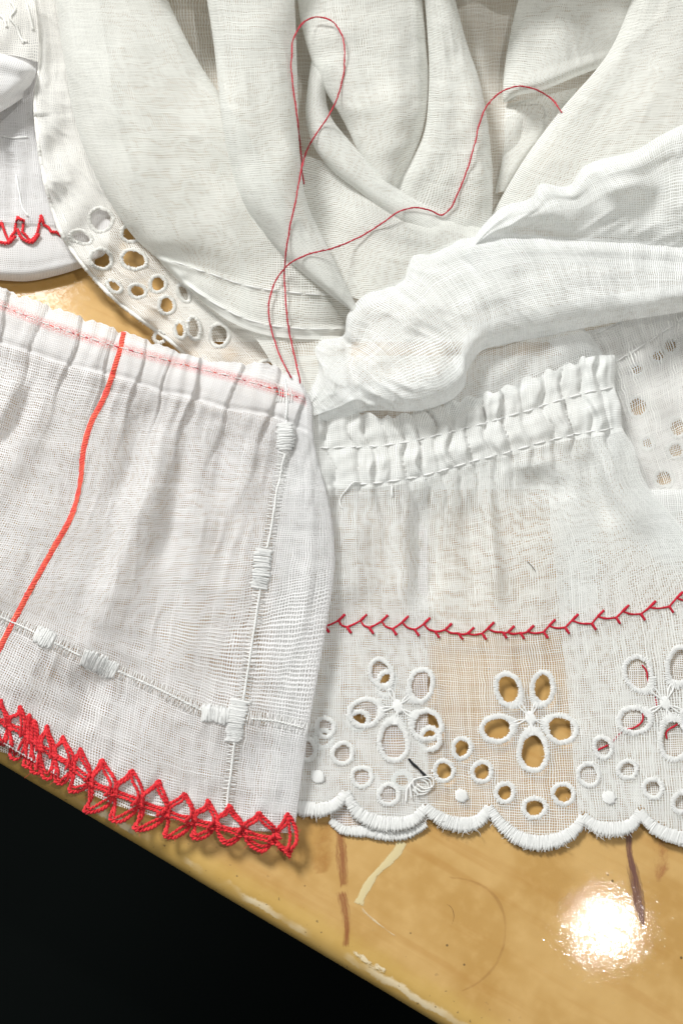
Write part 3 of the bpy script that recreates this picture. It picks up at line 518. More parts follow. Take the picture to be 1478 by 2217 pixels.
# cuff: gathered casing, sheer panel and the eyelet border in one sheet of gauze
cw = lambda x, y, h: [(x, y, h)]
rows_c = [
 [(600,905,9),(690,893,10),(760,888,10.5),(835,903,11),(940,878,11.5),(1060,850,12),(1135,822,12),(1230,788,12),(1309,769,11.5),(1332,772,9.5),(1322,782,6),(1260,800,5)],
 [(600,940,9),(690,932,10),(760,930,10.5),(835,935,11),(930,917,11.5),(1040,890,12),(1132,858,12),(1230,824,12),(1312,800,11.5),(1330,803,9),(1318,808,6),(1260,830,5)],
 [(600,975,9),(690,970,9.6),(760,968,10),(830,965,10.3),(915,950,10.7),(1015,926,11),(1130,893,11.2),(1235,860,11.2),(1313,841,10.8),(1328,838,8.5),(1316,845,6),(1260,860,5)],
 [(600,1015,9),(690,1010,10),(762,1008,10.5),(830,1005,11),(912,992,11.5),(1008,967,12),(1120,938,12),(1230,906,12),(1322,880,11.5),(1341,880,9),(1326,885,6),(1260,900,5)],
 [(600,1055,9),(690,1050,9.4),(765,1048,9.8),(830,1044,10),(910,1031,10.4),(1005,1004,10.7),(1110,976,10.8),(1225,945,10.8),(1325,926,10.4),(1344,924,8.3),(1330,930,5.5),(1260,945,4.5)],
 [(600,1110,8),(690,1105,8.5),(765,1102,9),(830,1098,9),(905,1085,9.4),(1000,1060,9.8),(1110,1032,10),(1230,1000,10.5),(1345,970,10.5),(1368,965,8),(1352,972,5),(1280,990,4)],
 [(600,1190,6.5),(690,1185,7),(765,1180,7.2),(832,1176,7.4),(900,1165,7.6),(1000,1145,8),(1120,1115,8.6),(1250,1080,9.2),(1365,1045,9.4),(1394,1045,7),(1376,1055,4.5),(1300,1070,3.5)],
 [(600,1270,5),(690,1265,5.4),(768,1262,5.6),(835,1262,5.8),(905,1258,6),(1008,1250,6.2),(1140,1225,6.8),(1290,1175,7.4),(1430,1120,7.6),(1462,1130,5.5),(1444,1138,3.5),(1350,1160,3)],
 [(600,1370,3.6),(690,1362,3.9),(770,1356,4),(838,1355,4),(912,1358,4.2),(1020,1367,4.2),(1150,1363,4.6),(1310,1330,5),(1520,1275,5.2),(1580,1280,4.2),(1570,1290,3),(1540,1300,2.5)],
 [(600,1480,2.8),(690,1478,3.2),(770,1476,3),(842,1476,3),(918,1478,3.3),(1030,1482,2.6),(1165,1480,2.8),(1330,1462,3.4),(1550,1430,3.6),(1620,1430,3),(1610,1440,2.5),(1590,1450,2.2)],
 [(590,1620,2.2),(688,1620,2.5),(770,1620,2.2),(848,1620,2.3),(925,1622,2.5),(1038,1625,1.8),(1172,1626,2.0),(1340,1620,2.5),(1570,1610,2.7),(1640,1610,2.4),(1635,1615,2),(1620,1620,1.9)],
 [(580,1760,1.6),(684,1762,1.8),(768,1765,1.6),(850,1768,1.7),(930,1772,1.8),(1042,1776,1.2),(1178,1780,1.3),(1350,1785,1.8),(1580,1790,2),(1650,1790,1.8),(1645,1795,1.6),(1630,1800,1.5)],
 [(575,1860,1.2),(682,1862,1.3),(767,1865,1.2),(852,1868,1.2),(934,1872,1.3),(1046,1876,0.9),(1182,1880,1),(1356,1885,1.4),(1590,1890,1.5),(1660,1890,1.4),(1655,1895,1.3),(1640,1900,1.2)]]
# pleats of the casing: one soft tuck every few centimetres of thread, sharper on one flank
CR = np.array([560, 640, 712, 765, 800, 838, 868, 905, 938, 972, 1010, 1048, 1090, 1133, 1180, 1222, 1262, 1300, 1340, 1400], float)
def st1(px): return np.interp(px, [600, 690, 830, 915, 1015, 1130, 1235, 1330], [975, 970, 965, 950, 926, 893, 860, 838])
def st2(px): return np.interp(px, [600, 690, 830, 910, 1005, 1110, 1225, 1344, 1500], [1055, 1050, 1044, 1031, 1004, 976, 945, 924, 880])
def pleat(f, sharp=0.82):
    return np.where(f < sharp, np.sin(np.clip(f/sharp, 0, 1)*np.pi/2)**0.8, np.cos(np.clip((f-sharp)/(1-sharp), 0, 1)*np.pi/2))
def dh_c(px, py, u, v):
    y1, y2 = st1(px), st2(px); below = py-y2; xs = px-0.18*(py-y1)+5*np.sin(py*0.045+px*0.021)+3*np.sin(py*0.09-px*0.05)
    ph = np.interp(xs, CR, np.arange(len(CR))); f = ph-np.floor(ph); k = 0.8*pleat(f, 0.74)+0.16*np.sin(ph*2*np.pi*1.7+1)*np.sin(py*0.03)
    pin = np.exp(-((py-y1)/8)**2)+np.exp(-((py-y2)/8)**2)
    A = np.where(below < 0, 3.3*(1-0.22*np.clip(pin, 0, 1)), 3.6*np.exp(-np.clip(below, 0, None)/60.)*(1-0.5*np.clip(pin, 0, 1)))
    A = A*np.clip((1345-px)/25, 0.2, 1)
    var = 0.75+0.35*np.sin(np.floor(ph)*2.4)
    d = A*var*(k-0.4)+0.25*snoise(px, py, 40, 131)*np.clip(1-below/60, 0, 1)
    d += np.where(below > 0, 1, 0)*(0.35*snoise(px, py, 160, 132))*np.clip(below/80, 0, 1)*np.clip((1500-py)/150, 0.25, 1)
    for poly, a_, w_ in (([(905, 1050), (915, 1180), (925, 1330)], -2.6, 26), ([(1040, 1020), (1055, 1100), (1068, 1220), (1085, 1330)], 2.2, 18), ([(1010, 1050), (1020, 1180), (1030, 1330)], -1.6, 26),
                         ([(1285, 950), (1310, 1010), (1345, 1080), (1420, 1170)], 1.6, 28), ([(1265, 960), (1290, 1050), (1330, 1150)], -2.0, 24), ([(780, 1080), (770, 1180), (765, 1330)], 1.5, 34), ([(860, 1070), (875, 1170), (880, 1330)], 1.5, 24),
                         ([(1120, 1040), (1200, 1060), (1250, 1040)], -1.6, 26), ([(1100, 1000), (1120, 1010), (1200, 1000)], 1.0, 16), ([(1150, 1120), (1180, 1240), (1190, 1340)], 0.9, 50), ([(720, 1060), (715, 1150), (712, 1250)], -1.5, 18)):
        d += 1.5*ridge(px, py, poly, a_, w_, ends=0.3)*np.clip(below/10, 0, 1)
    return d
def warp_c(px, py, u, v):
    e = np.clip(1-(py-(st1(px)-78))/80, 0, 1.2)**1.5; ph = np.interp(px-0.18*(py-st1(px)), CR, np.arange(len(CR)))
    return 2.5*np.sin(ph*4.1)*e, -6.5*np.sin(ph*2*np.pi-0.8)*e*(u < 0.8)
SC = [(560,1735),(600,1752),(640,1748),(697,1752),(725,1742),(748,1716),(770,1754),(810,1778),(855,1784),(893,1776),(921,1748),(957,1774),(1003,1785),(1037,1776),(1057,1748),(1088,1788),(1128,1816),(1173,1824),(1218,1813),(1250,1788),(1261,1768),(1292,1790),(1332,1794),(1366,1785),(1383,1758),(1417,1793),(1456,1810),(1500,1818),(1560,1800),(1600,1770)]
def sc_y(x): return np.interp(x, [p[0] for p in SC], [p[1] for p in SC])
# eyelets of the front border: centre, half openings, tilt, petal tip
FL1, FL2, FL3 = (861, 1530), (1147, 1555), (1439, 1523)
EYE = [(1099,1492,19,29,-12,FL2),(1174,1489,16,28,4,FL2),(1075,1578,26,22,-8,FL2),(1214,1578,27,22,14,FL2),(1153,1628,23,36,0,FL2),
 (999,1620,14,16,0,None),(960,1669,14,17,0,None),(1042,1671,15,16,0,None),(1092,1716,14,14,0,None),(1156,1749,18,16,0,None),(1218,1719,17,16,0,None),(1273,1677,17,18,0,None),(1304,1618,13,17,-15,None),(1357,1666,14,13,20,None),(1412,1707,14,15,0,None),(1474,1738,13,16,0,None),
 (824,1456,18,23,-15,FL1),(911,1483,19,28,14,FL1),(789,1543,28,22,-10,FL1),(923,1571,26,24,10,FL1),(851,1606,25,34,-8,FL1),
 (704,1575,13,15,0,None),(741,1631,16,17,0,None),(783,1682,15,16,0,None),(841,1720,16,16,0,None),(665,1622,11,18,0,None),
 (1380,1458,23,30,-12,FL3),(1470,1441,20,33,10,FL3),(1371,1560,27,21,-4,FL3),(1458,1602,25,36,-6,FL3),(1510,1560,24,20,0,FL3)]
def in_eye(px, py, eyes, grow):
    m = np.zeros(px.shape, bool)
    for cx, cy, rx, ry, an, _ in eyes:
        a_ = math.radians(an); x = (px-cx)*math.cos(a_)+(py-cy)*math.sin(a_); y = -(px-cx)*math.sin(a_)+(py-cy)*math.cos(a_); m |= (x/(rx+grow))**2+(y/(ry+grow))**2 < 1
    return m
def near_eye(px, py, eyes):
    d = np.zeros(px.shape)
    for cx, cy, rx, ry, an, _ in eyes: d = np.maximum(d, np.clip(1.75-np.hypot((px-cx)/(rx+11), (py-cy)/(ry+11)), 0, 1))
    return d*0.25
cuff = Cloth('cuff_cloth', rows_c, sleeve, M['gauze'], 3.6, dh_c, warp=warp_c, cut=lambda px, py, u, v: (py > sc_y(px)-8) | in_eye(px, py, EYE, 3.),
   attrs={'dense': lambda px, py, u, v: np.where(py < st2(px)+10, 0.62, 0.0)})
# rear layers of the cuff seen through the gauze
def rear(name, x0, x1, y0, y1, h, seed, mat, slant=0., cut=None, cell=6, amp=0.35):
    xs = np.linspace(0, 1, 5); rows = []
    for t in np.linspace(0, 1, 6):
        y = y0+(y1-y0)*t; rows.append([(x0+slant*t+(x1-x0)*a, y, h[0]+(h[1]-h[0])*t) for a in xs])
    return Cloth(name, rows, sleeve, mat, cell, lambda px, py, u, v: amp*snoise(px, py, 120, seed), cut=cut, hmin=0.15)
SC3 = [(560,1745),(640,1748),(700,1740),(716,1776),(740,1795),(800,1800),(842,1808),(881,1805),(921,1785),(960,1760)]
EY3 = [(835,1480,12,20,10,None),(775,1560,16,13,0,None),(930,1600,14,18,0,None),(870,1690,12,12,0,None),(700,1600,12,12,0,None)]
r3 = rear('rear_layer', 590, 926, 1020, 1830, (5, 0.6), 141, M['basket'], cut=lambda px, py, u, v: (py > np.interp(px, [p[0] for p in SC3], [p[1] for p in SC3])-6) | in_eye(px, py, EY3, 2), cell=4.5)
r4 = rear('rear_layer', 1185, 1620, 1060, 1795, (5, 0.7), 142, M['puff'], slant=70, cut=lambda px, py, u, v: py > sc_y(px)-16, cell=6)
r5 = rear('rear_layer', 890, 1300, 1000, 1366, (4.6, 1.9), 143, M['gauze'], slant=-10, cell=7, amp=0.6)
r7 = rear('rear_layer', 640, 1340, 770, 1060, (6, 5), 145, M['puff'], cell=8, amp=0.4)
CUFF = [cuff]
for e in EYE: ring('eyelet', CUFF, *e[:5], sleeve, M['white_thread'], w=(9.8 if e[2] > 18 or e[3] > 25 else 8.6), tip=e[5])
for e in EY3: ring('eyelet', [r3], *e[:5], sleeve, M['white_thread'], w=10)
for c_ in (FL1, FL2, FL3): knot('knot', CUFF, c_[0], c_[1], 11, 70, sleeve, M['white_thread'], 1.5)
for c_, a_ in (((688, 1682), 40), ((998, 1723), 50), ((1317, 1727), 45)): knot('knot', CUFF, c_[0], c_[1], 14, a_, sleeve, M['white_thread'], 1.2)
for c_ in (FL1, FL2, FL3):                               # threads tying the petals to the knot
    for e in EYE:
        if e[5] == c_:
            dx, dy = c_[0]-e[0], c_[1]-e[1]; l = math.hypot(dx, dy)
            for k in (-3, 3): strand('bridge_thread', CUFF, [(c_[0]-dx/l*5, c_[1]-dy/l*5), ((c_[0]+e[0])/2, (c_[1]+e[1])/2), (e[0]+dx*0.5-dy/l*k*2, e[1]+dy*0.5+dx/l*k*2)], 1.8, sleeve, M['white_thread'], 0.15, 5)
# scalloped edge: every scallop a padded band of close stitches with a toothed rim
def scallops(curve_pts, cusps, cloths, parent, width, lift=0.15, seed=1):
    rr = np.random.default_rng(seed)
    for a_, b_ in zip(cusps[:-1], cusps[1:]):
        pts = [p for p in curve_pts if a_ <= p[0] <= b_]
        if len(pts) < 3: continue
        q_ = curve(pts, 2.3); t = np.gradient(q_, axis=0); t /= np.linalg.norm(t, axis=1)[:, None]; nx, ny = -t[:, 1], t[:, 0]
        m = len(q_); L = np.linspace(0, 1, m); wd = width*(0.62+0.38*np.sin(L*np.pi))
        A = [hit(cloths, x, y, 1.) for x, y in q_]; w0 = np.array([k[0] for k in A]); n0 = np.array([k[1] for k in A])
        D_ = [P1(q_[i, 0]+nx[i]*10, q_[i, 1]+ny[i]*10, 0.)-P1(q_[i, 0], q_[i, 1], 0.) for i in range(m)]; g = []
        bo = np.array([d/np.linalg.norm(d) for d in D_]); hw = wd*S*0.5
        g.append(tube_geo(w0+n0*lift*1e-3, n0, hw*0.86, 0.14e-3, 8))
        for i in range(m):
            a1, a2 = rr.uniform(0.88, 1.08), (1.16 if i % 3 else 0.98)*rr.uniform(0.9, 1.15); sl = (w0[min(i+1, m-1)]-w0[max(i-1, 0)]); sl = sl/np.linalg.norm(sl)*S*rr.normal()*0.9; z = 0.22*(1+0.18*rr.normal())
            e = np.array([w0[i]-bo[i]*hw[i]*a1-sl, w0[i]-bo[i]*hw[i]*0.7-sl*0.6+n0[i]*z*0.95e-3, w0[i]+n0[i]*z*0.75e-3, w0[i]+bo[i]*hw[i]*0.6+sl*0.5+n0[i]*z*0.8e-3, w0[i]+bo[i]*hw[i]*a2+sl-n0[i]*0.05e-3])+n0[i]*lift*1e-3
            g.append(tube_geo(e, np.tile(n0[i], (5, 1)), S*1.5*rr.uniform(0.8, 1.2), S*1.2, 5))
        V, F = join(g); link('scallop', mesh('scallop', V, F), parent, M['white_thread'])
scallops(SC, [560, 748, 921, 1057, 1261, 1383, 1600], CUFF, sleeve, 27)
scallops(SC3, [716, 921], [r3], sleeve, 20, 0.1, 3)
# frayed thread ends along the rim
g = []
for i in range(260):
    x = random.uniform(640, 1478); y = sc_y(x)+random.uniform(4, 14); p0, n0 = hit(CUFF, x, y, 1.); d = np.array([random.gauss(0, 0.6), -1, random.uniform(-0.1, 0.3)]); l = random.uniform(0.6, 1.5)*1e-3
    pts = np.array([p0+d*l*s_+np.array([random.gauss(0, 1), random.gauss(0, 1), 0])*l*0.16*s_+[0, 0, 2e-4] for s_ in (0, 0.4, 0.8, 1.1)]); g.append(tube_geo(pts, np.tile([0, 0, 1.], (4, 1)), S*0.55, S*0.55, 3))
V, F = join(g); fr = link('frayed_ends', mesh('frayed_ends', V, F), sleeve, M['white_thread']); fr['kind'] = 'stuff'
# curl of loose thread
for k in range(3):
    cx, cy = 908+k*5, 1706-k*6; strand('loose_thread', CUFF, [(cx-30+k*8, cy+30), (cx-24, cy-4), (cx-6, cy-18+k*4), (cx+16, cy-10), (cx+18, cy+8), (cx-2, cy+14), (cx-16, cy+4)], 1.7, sleeve, M['white_thread'], 0.4+0.2*k, 3)
# gathering threads of the casing, and a loop that has come loose
running('stitch', CUFF, [(690, 970), (780, 968), (830, 965), (915, 950), (1015, 926), (1130, 893), (1235, 860), (1325, 839)], sleeve, M['white_thread'], 26, 8, 2.0, 0.25)
running('stitch', CUFF, [(770, 1049), (830, 1044), (910, 1031), (1005, 1004), (1110, 976), (1225, 945), (1338, 925)], sleeve, M['white_thread'], 28, 8, 2.0, 0.25)
strand('loose_thread', CUFF, [(782, 1046), (766, 1044), (752, 1058), (740, 1074), (737, 1090), (742, 1102)], 1.6, sleeve, M['white_thread'], 0.3, 3)
strand('loose_thread', CUFF, [(848, 1046), (846, 1062), (850, 1076)], 1.6, sleeve, M['white_thread'], 0.3, 3)
# red feather stitching
def z6(x, y): return (640+x/1.764, 1180+y/1.764)
UT = [(188,265),(272,265),(352,268),(430,272),(513,278),(595,300),(680,315),(757,295),(833,310),(908,308),(990,285),(1077,265),(1175,250),(1270,230),(1372,215),(1475,180),(1570,150)]
LT = [(128,335),(212,338),(297,340),(385,345),(470,348),(548,355),(637,362),(727,362),(805,357),(872,360),(962,357),(1043,340),(1145,325),(1237,302),(1332,288),(1440,260),(1540,235)]
for i in range(len(UT)-1):
    ut, lt, ln = UT[i], LT[i], LT[i+1]; un = (ut[0]-24, ut[1]+24); l0 = (lt[0]-16, lt[1]-24); l1 = (ln[0]-16, ln[1]-24)
    g = []
    for pts, r in (([l0, ((l0[0]+un[0])/2-3, (l0[1]+un[1])/2+3), un], 2.2), ([un, ((un[0]+l1[0])/2-5, (un[1]+l1[1])/2+5), l1], 2.2), ([un, ut], 2.9), ([l0, lt], 2.9)):
        w, n = path_on(CUFF, [z6(*p) for p in pts], 0.25, 3.); m = len(w); rj = r*S*(1+0.1*RNG.normal(size=m)); g.append(tube_geo(w, n, rj, rj, 6))
    V, F = join(g); link('feather_stitch', mesh('feather_stitch', V, F), sleeve, M['red_stitch'])
strand('red_loose_end', [r4], [(1388, 1440), (1397, 1452), (1400, 1470), (1408, 1490), (1418, 1515), (1420, 1530)], 2.0, sleeve, M['red_stitch'], 0.3, 3)
strand('red_loose_end', [r4], [(1390, 1535), (1388, 1562), (1370, 1576), (1352, 1580), (1320, 1610), (1290, 1625)], 2.0, sleeve, M['red_stitch'], 0.3, 3)
strand('red_loose_end', [r4], [(1490, 1556), (1462, 1570), (1440, 1588), (1442, 1600)], 2.0, sleeve, M['red_stitch'], 0.3, 3)
# far side of the cuff at the right: gathered gauze over a layer of eyelet lace
EY2 = [(1380,880,17,18,0,None),(1436,1036,15,14,0,None),(1466,925,14,16,0,None),(1462,975,13,13,0,None),(1450,748,12,12,0,None),(1425,770,12,9,-20,None),(1400,960,9,9,0,None),(1478,1120,18,14,0,None),(1378,800,12,8,-20,None)]
rows_r = [[(1180,735,8),(1290,712,9),(1380,686,9.5),(1478,655,10),(1620,610,10)],[(1250,800,7),(1320,790,8),(1400,752,9),(1478,708,9.5),(1620,650,9.5)],[(1290,880,5.5),(1345,870,6),(1420,840,6.5),(1490,800,7),(1620,760,7)],[(1320,980,4.5),(1375,970,5),(1440,945,5.2),(1500,920,5.5),(1620,890,5.5)],[(1360,1090,3.8),(1420,1080,4),(1470,1065,4.2),(1520,1050,4.4),(1620,1030,4.5)],[(1420,1220,3),(1470,1210,3.2),(1510,1200,3.4),(1550,1190,3.4),(1640,1170,3.5)]]
def dh_r(px, py, u, v):
    f = (px*0.5+py*0.86-1340+(px-1340)*0.12); ph = (px-py*0.45)/46.; d = 0.9*np.sin(ph*2*np.pi)*np.exp(-np.clip(py-(1790-px*0.745)+60, 0, None)/120)
    return d+0.4*snoise(px, py, 110, 151)+ridge(px, py, [(1335, 782), (1410, 735), (1478, 690), (1560, 640)], -0.9, 12, ends=0)+ridge(px, py, [(1390, 830), (1440, 880), (1478, 900)], 1.6, 26)
far1 = Cloth('far_layer', rows_r, sleeve, M['lace_gauze'], 4.5, dh_r)
far2 = Cloth('far_layer', [[(x, y, max(0.4, h*0.42-0.4)) for x, y, h in r_] for r_ in rows_r], sleeve, M['satin'], 4.5, rnd(0.3, 120, 152), cut=lambda px, py, u, v: in_eye(px, py, EY2, 1.))
for e in EY2: ring('eyelet', [far2], *e[:5], sleeve, M['white_thread'], w=8)
running('stitch', [far1], [(1335, 782), (1372, 760), (1410, 735), (1478, 690), (1540, 650)], sleeve, M['white_thread'], 30, 8, 1.8, 0.25)
running('stitch', [far1], [(1290, 724), (1320, 708), (1350, 694)], sleeve, M['white_thread'], 30, 8, 1.8, 0.25)

# ================================================================ left ruffle with the orange stripe and the crochet edge
ruffle = thing('gathered_ruffle', 'white gathered ruffle with orange stripe, drawn threadwork and red crochet edge', 'ruffle')
rows_d = [ # far left, mid-left, stripe, middle, cord, right edge, wrapped under
 [(-170,552,12),(40,640,13),(268,720,13.5),(450,781,13.5),(606,800,13.3),(654,838,11.5),(640,842,8),(500,800,6.5),(300,740,6),(-170,570,6)],
 [(-175,598,12.5),(35,675,13.8),(258,752,14.3),(445,803,14.3),(616,850,14.2),(668,868,12),(652,872,8),(500,815,6.5),(300,760,6),(-170,590,6)],
 [(-185,685,12.2),(25,755,13.2),(238,812,13.8),(425,858,14),(618,908,14),(674,942,11.8),(658,946,8),(500,880,6),(300,830,5.5),(-170,660,5.5)],
 [(-205,800,12),(-10,890,13),(195,930,13.5),(400,940,13.5),(617,968,13.4),(684,995,11),(668,1000,7),(500,960,5.5),(300,930,5),(-170,760,5)],
 [(-240,930,11.5),(-50,1010,12.5),(170,1050,13),(380,1050,13),(602,1058,13),(706,1070,10.5),(690,1075,6.5),(500,1050,5),(280,1030,4.5),(-190,860,4.5)],
 [(-300,1060,10.5),(-110,1140,11.5),(115,1180,12),(345,1180,12.2),(582,1165,12.4),(722,1165,9.8),(706,1170,6),(500,1160,4.6),(260,1150,4),(-210,980,4)],
 [(-350,1150,9.5),(-160,1230,10.5),(57,1280,11),(315,1290,11.2),(562,1280,11.4),(722,1250,9),(706,1255,5.6),(500,1270,4.2),(240,1260,3.5),(-230,1090,3.5)],
 [(-400,1190,8),(-190,1262,9),(15,1342,9.6),(285,1467,9.4),(518,1550,8.8),(668,1578,7),(652,1580,4.4),(480,1540,3.2),(210,1430,3),(-260,1260,3)],
 [(-440,1290,6.5),(-240,1370,7.4),(-40,1450,8),(262,1600,7.6),(502,1670,6.6),(652,1690,5.4),(636,1692,3.4),(470,1660,2.4),(190,1570,2.2),(-280,1400,2.2)],
 [(-470,1390,5.2),(-280,1480,6),(-90,1556,6.4),(250,1742,5.6),(490,1790,4.6),(637,1804,4),(624,1804,2.6),(460,1785,1.8),(180,1690,1.8),(-290,1520,1.8)]]
UW = 0.495
CD = np.array([-140, -60, 10, 83, 156, 230, 304, 364, 430, 504, 585, 648, 720], float)
def casy(px): return np.interp(px, [-180, 0, 60, 150, 215, 280, 355, 410, 480, 590, 660, 760], [680, 738, 758, 790, 803, 820, 848, 857, 880, 898, 930, 980])
def reds(px): return np.interp(px, [-180, 0, 100, 200, 250, 400, 500, 620, 660, 760], [600, 660, 702, 735, 750, 790, 815, 850, 866, 900])
def dh_d(px, py, u, v):
    m = u < UW
    yc, yr = casy(px), reds(px); below = py-yc; xs = px+0.28*(py-(yc+yr)/2)+6*np.sin(px*0.017+1)+4*np.sin(py*0.05+px*0.03); ph = np.interp(xs, CD, np.arange(len(CD))); f = ph-np.floor(ph); k = pleat(f, 0.94)+0.22*np.sin(ph*2*np.pi*2.3)*np.sin(px*0.02)
    pin = np.exp(-((py-yc)/10)**2)+0.6*np.exp(-((py-yr)/7)**2)
    A = np.where(below < 0, 1.8*(1-0.3*np.clip(pin, 0, 1)), 3.8*np.exp(-np.clip(below, 0, None)/75)*(1-0.55*np.clip(pin, 0, 1)))
    d = A*(0.8+0.3*np.sin(np.floor(ph)*1.9))*(k-0.5)+0.2*snoise(px, py, 45, 161)*np.clip(1-below/80, 0, 1)-0.8*np.exp(-((py-yc)/7)**2)
    bl = np.clip(below/60, 0, 1)
    for poly, a_, w_, w2 in (([(365, 855), (352, 930), (325, 1050), (270, 1200), (190, 1400), (150, 1500)], 3.6, 30, 55), ([(290, 850), (310, 900), (290, 1000), (240, 1130)], -2.4, 28, 28), ([(395, 880), (400, 960), (372, 1130), (330, 1300)], -2.0, 30, 30),
                         ([(430, 1000), (425, 1150), (400, 1350), (370, 1500)], 1.2, 40, 40), ([(30, 790), (20, 860), (-30, 960)], 3.0, 24, 40), ([(130, 810), (80, 900), (30, 1000), (-40, 1130)], 1.6, 40, 40), ([(90, 800), (40, 900), (-20, 1000)], -2.0, 22, 22),
                         ([(560, 930), (540, 1000), (520, 1120)], 1.4, 26, 26), ([(500, 900), (485, 980), (460, 1130)], -1.5, 28, 28), ([(650, 960), (668, 1040), (680, 1200), (660, 1450)], 1.0, 26, 26), ([(120, 1300), (80, 1420), (20, 1540)], 1.6, 34, 60), ([(230, 1420), (190, 1520), (150, 1620)], -1.6, 40, 30),
                         ([(420, 860), (455, 905), (520, 895)], -1.0, 14, 14), ([(215, 815), (240, 850), (280, 835)], -1.0, 14, 14)):
        d = d+1.5*ridge(px, py, poly, a_, w_, w2, 0.35)*bl
    d += (0.35*snoise(px, py, 170, 162)+0.15*snoise(px, py, 70, 163)+0.5*crease(px, py, 105, 52, 167))*bl
    d += 0.5*np.sin((px*0.86+py*0.5)/58*2*np.pi)*np.clip((py-1500-(px-0)*0.36)/140, 0, 1)
    return np.where(m, d, d*0.3)
def warp_d(px, py, u, v):
    e = np.clip(1-(py-(reds(px)-34))/40, 0, 1.2)**1.3*(u < UW); xs = px+0.28*(py-casy(px)); ph = np.interp(xs, CD, np.arange(len(CD))); f = ph-np.floor(ph)
    return 0*px, (7*np.exp(-(np.minimum(f, 1-f)/0.10)**2)-3.5+1.6*np.sin(px*0.35)*np.sin(px*0.083))*e
VL = [(612, 806), (618, 850), (618, 905), (617, 975), (600, 1060), (585, 1150), (563, 1275), (545, 1400), (525, 1520), (515, 1560), (508, 1610), (497, 1700), (488, 1790)]
HL = [(-60, 1308), (0, 1335), (60, 1362), (95, 1380), (150, 1408), (215, 1437), (280, 1464), (350, 1495), (440, 1540), (515, 1552), (600, 1562), (672, 1582)]
def band(poly, w, soft=5.):
    def fn(px, py, u, v):
        d, s_, t = seg_dist(px, py, poly); return np.clip((w-d)/soft, 0, 1)*(u < UW)
    return fn
def tint_d(px, py, u, v):
    d = np.abs(py-reds(px)); t = np.clip((15-d)/10, 0, 1)*0.75*(px < 668)
    for x0, y0, w_ in ((612, 848, 16), (640, 858, 10), (250, 750, 10)): t = np.maximum(t, np.clip(1.4-np.hypot((px-x0)/w_, (py-y0)/(w_*0.6)), 0, 1))
    return t*(u < UW)
rcloth = Cloth('ruffle_cloth', rows_d, ruffle, M['basket'], 3.8, dh_d, warp=warp_d, attrs={'gap_u': band(VL[3:], 14), 'gap_v': band(HL, 15), 'tint': tint_d,
    'dense': lambda px, py, u, v: np.where(py < casy(px)+6, 0.78, 0.0)*(u < UW)})
RC = [rcloth]
# gap_u removes the threads lying along V, gap_v those along U
def ribbon(name, pts, width, parent, mat, offs=0.08):
    w, n = path_on(RC, pts, offs, 5.); t, b, n2 = frames(w, n); V, F = [], []; m = len(w); L = np.r_[0, np.cumsum(np.linalg.norm(np.diff(w, axis=0), axis=1))]/S
    for i in range(m):
        for s_, z in ((-1, 0), (-0.6, 0.06), (0, 0.08), (0.6, 0.06), (1, 0)): V.append(w[i]+b[i]*s_*width/2*S*(1+0.05*RNG.normal())+n2[i]*z*1e-3)
    for i in range(m-1):
        for k in range(4): F.append((i*5+k, i*5+k+1, i*5+k+6, i*5+k+5))
    return link(name, mesh(name, V, F), parent, mat)
stripe_pts = [(269, 719), (262, 750), (248, 798), (226, 860), (196, 920), (181, 975), (175, 1040), (158, 1110), (112, 1195), (62, 1285), (20, 1365), (-30, 1460), (-70, 1530)]
sb = ribbon('orange_stripe', stripe_pts, 12, ruffle, M['orange'])
# the stripe's own diagonal twill threads
w, n = path_on(RC, stripe_pts, 0.11, 6.); t, b, n2 = frames(w, n); g = []
for i in range(1, len(w)-1):
    a_ = w[i]-b[i]*5*S-t[i]*3*S; a_ = a_+b[i]*RNG.normal()*S*0.9; c_ = w[i]+b[i]*(5+RNG.normal()*0.9)*S+t[i]*3*S; pts = np.array([a_, (a_+c_)/2+n2[i]*0.7e-4, c_]); g.append(tube_geo(pts, np.tile(n[i], (3, 1)), S*1.9*RNG.uniform(0.8, 1.15), S*1.1, 5))
V, F = join(g); st_ = link('stripe_threads', mesh('stripe_threads', V, F), sb, M['orange']); st_['kind'] = 'stuff'
# drawn-thread work: twisted cords laid in the gaps, cross threads, woven bars
def cord(pts, r=2.5, off_=0.2):
    w, n = path_on(RC, pts, off_, 2.5); V, F = twist(w, n, r*S, 13.); link('cord', mesh('cord', V, F), ruffle, M['white_thread'])
cord([(617, 822), (621, 860), (619, 920)], 3.2); cord([(617, 985), (600, 1060), (586, 1150), (578, 1188)]); cord([(563, 1275), (545, 1400), (527, 1518)]); cord([(508, 1608), (497, 1700), (490, 1752)])
cord([(-40, 1317), (0, 1335), (60, 1362), (78, 1371)], 2.1); cord([(118, 1392), (150, 1408), (176, 1420)], 2.1); cord([(256, 1453), (280, 1464), (350, 1495), (440, 1540)], 2.1); cord([(545, 1556), (600, 1562), (655, 1576)], 2.1)
def rungs(poly, half, spacing, seed):
    rr = np.random.default_rng(seed); q_ = curve(poly, spacing); t = np.gradient(q_, axis=0); t /= np.linalg.norm(t, axis=1)[:, None]; g = []
    for (x, y), (tx, ty) in zip(q_, t):
        if rr.random() < 0.1: continue
        nx, ny = -ty, tx; k = rr.normal()*1.8; k2 = rr.normal()*2.2
        pts = [(x-nx*half+tx*k, y-ny*half+ty*k), (x+tx*k2*0.4, y+ty*k2*0.4), (x+nx*half-tx*k2, y+ny*half-ty*k2)]; A = [hit(RC, *p) for p in pts]; w = np.array([a[0]+a[1]*1.5e-4 for a in A]); n = np.array([a[1] for a in A])
        g.append(tube_geo(w, n, S*0.95, S*0.8, 4))
    V, F = join(g); o = link('cross_threads', mesh('cross_threads', V, F), ruffle, M['white_thread']); o['kind'] = 'stuff'
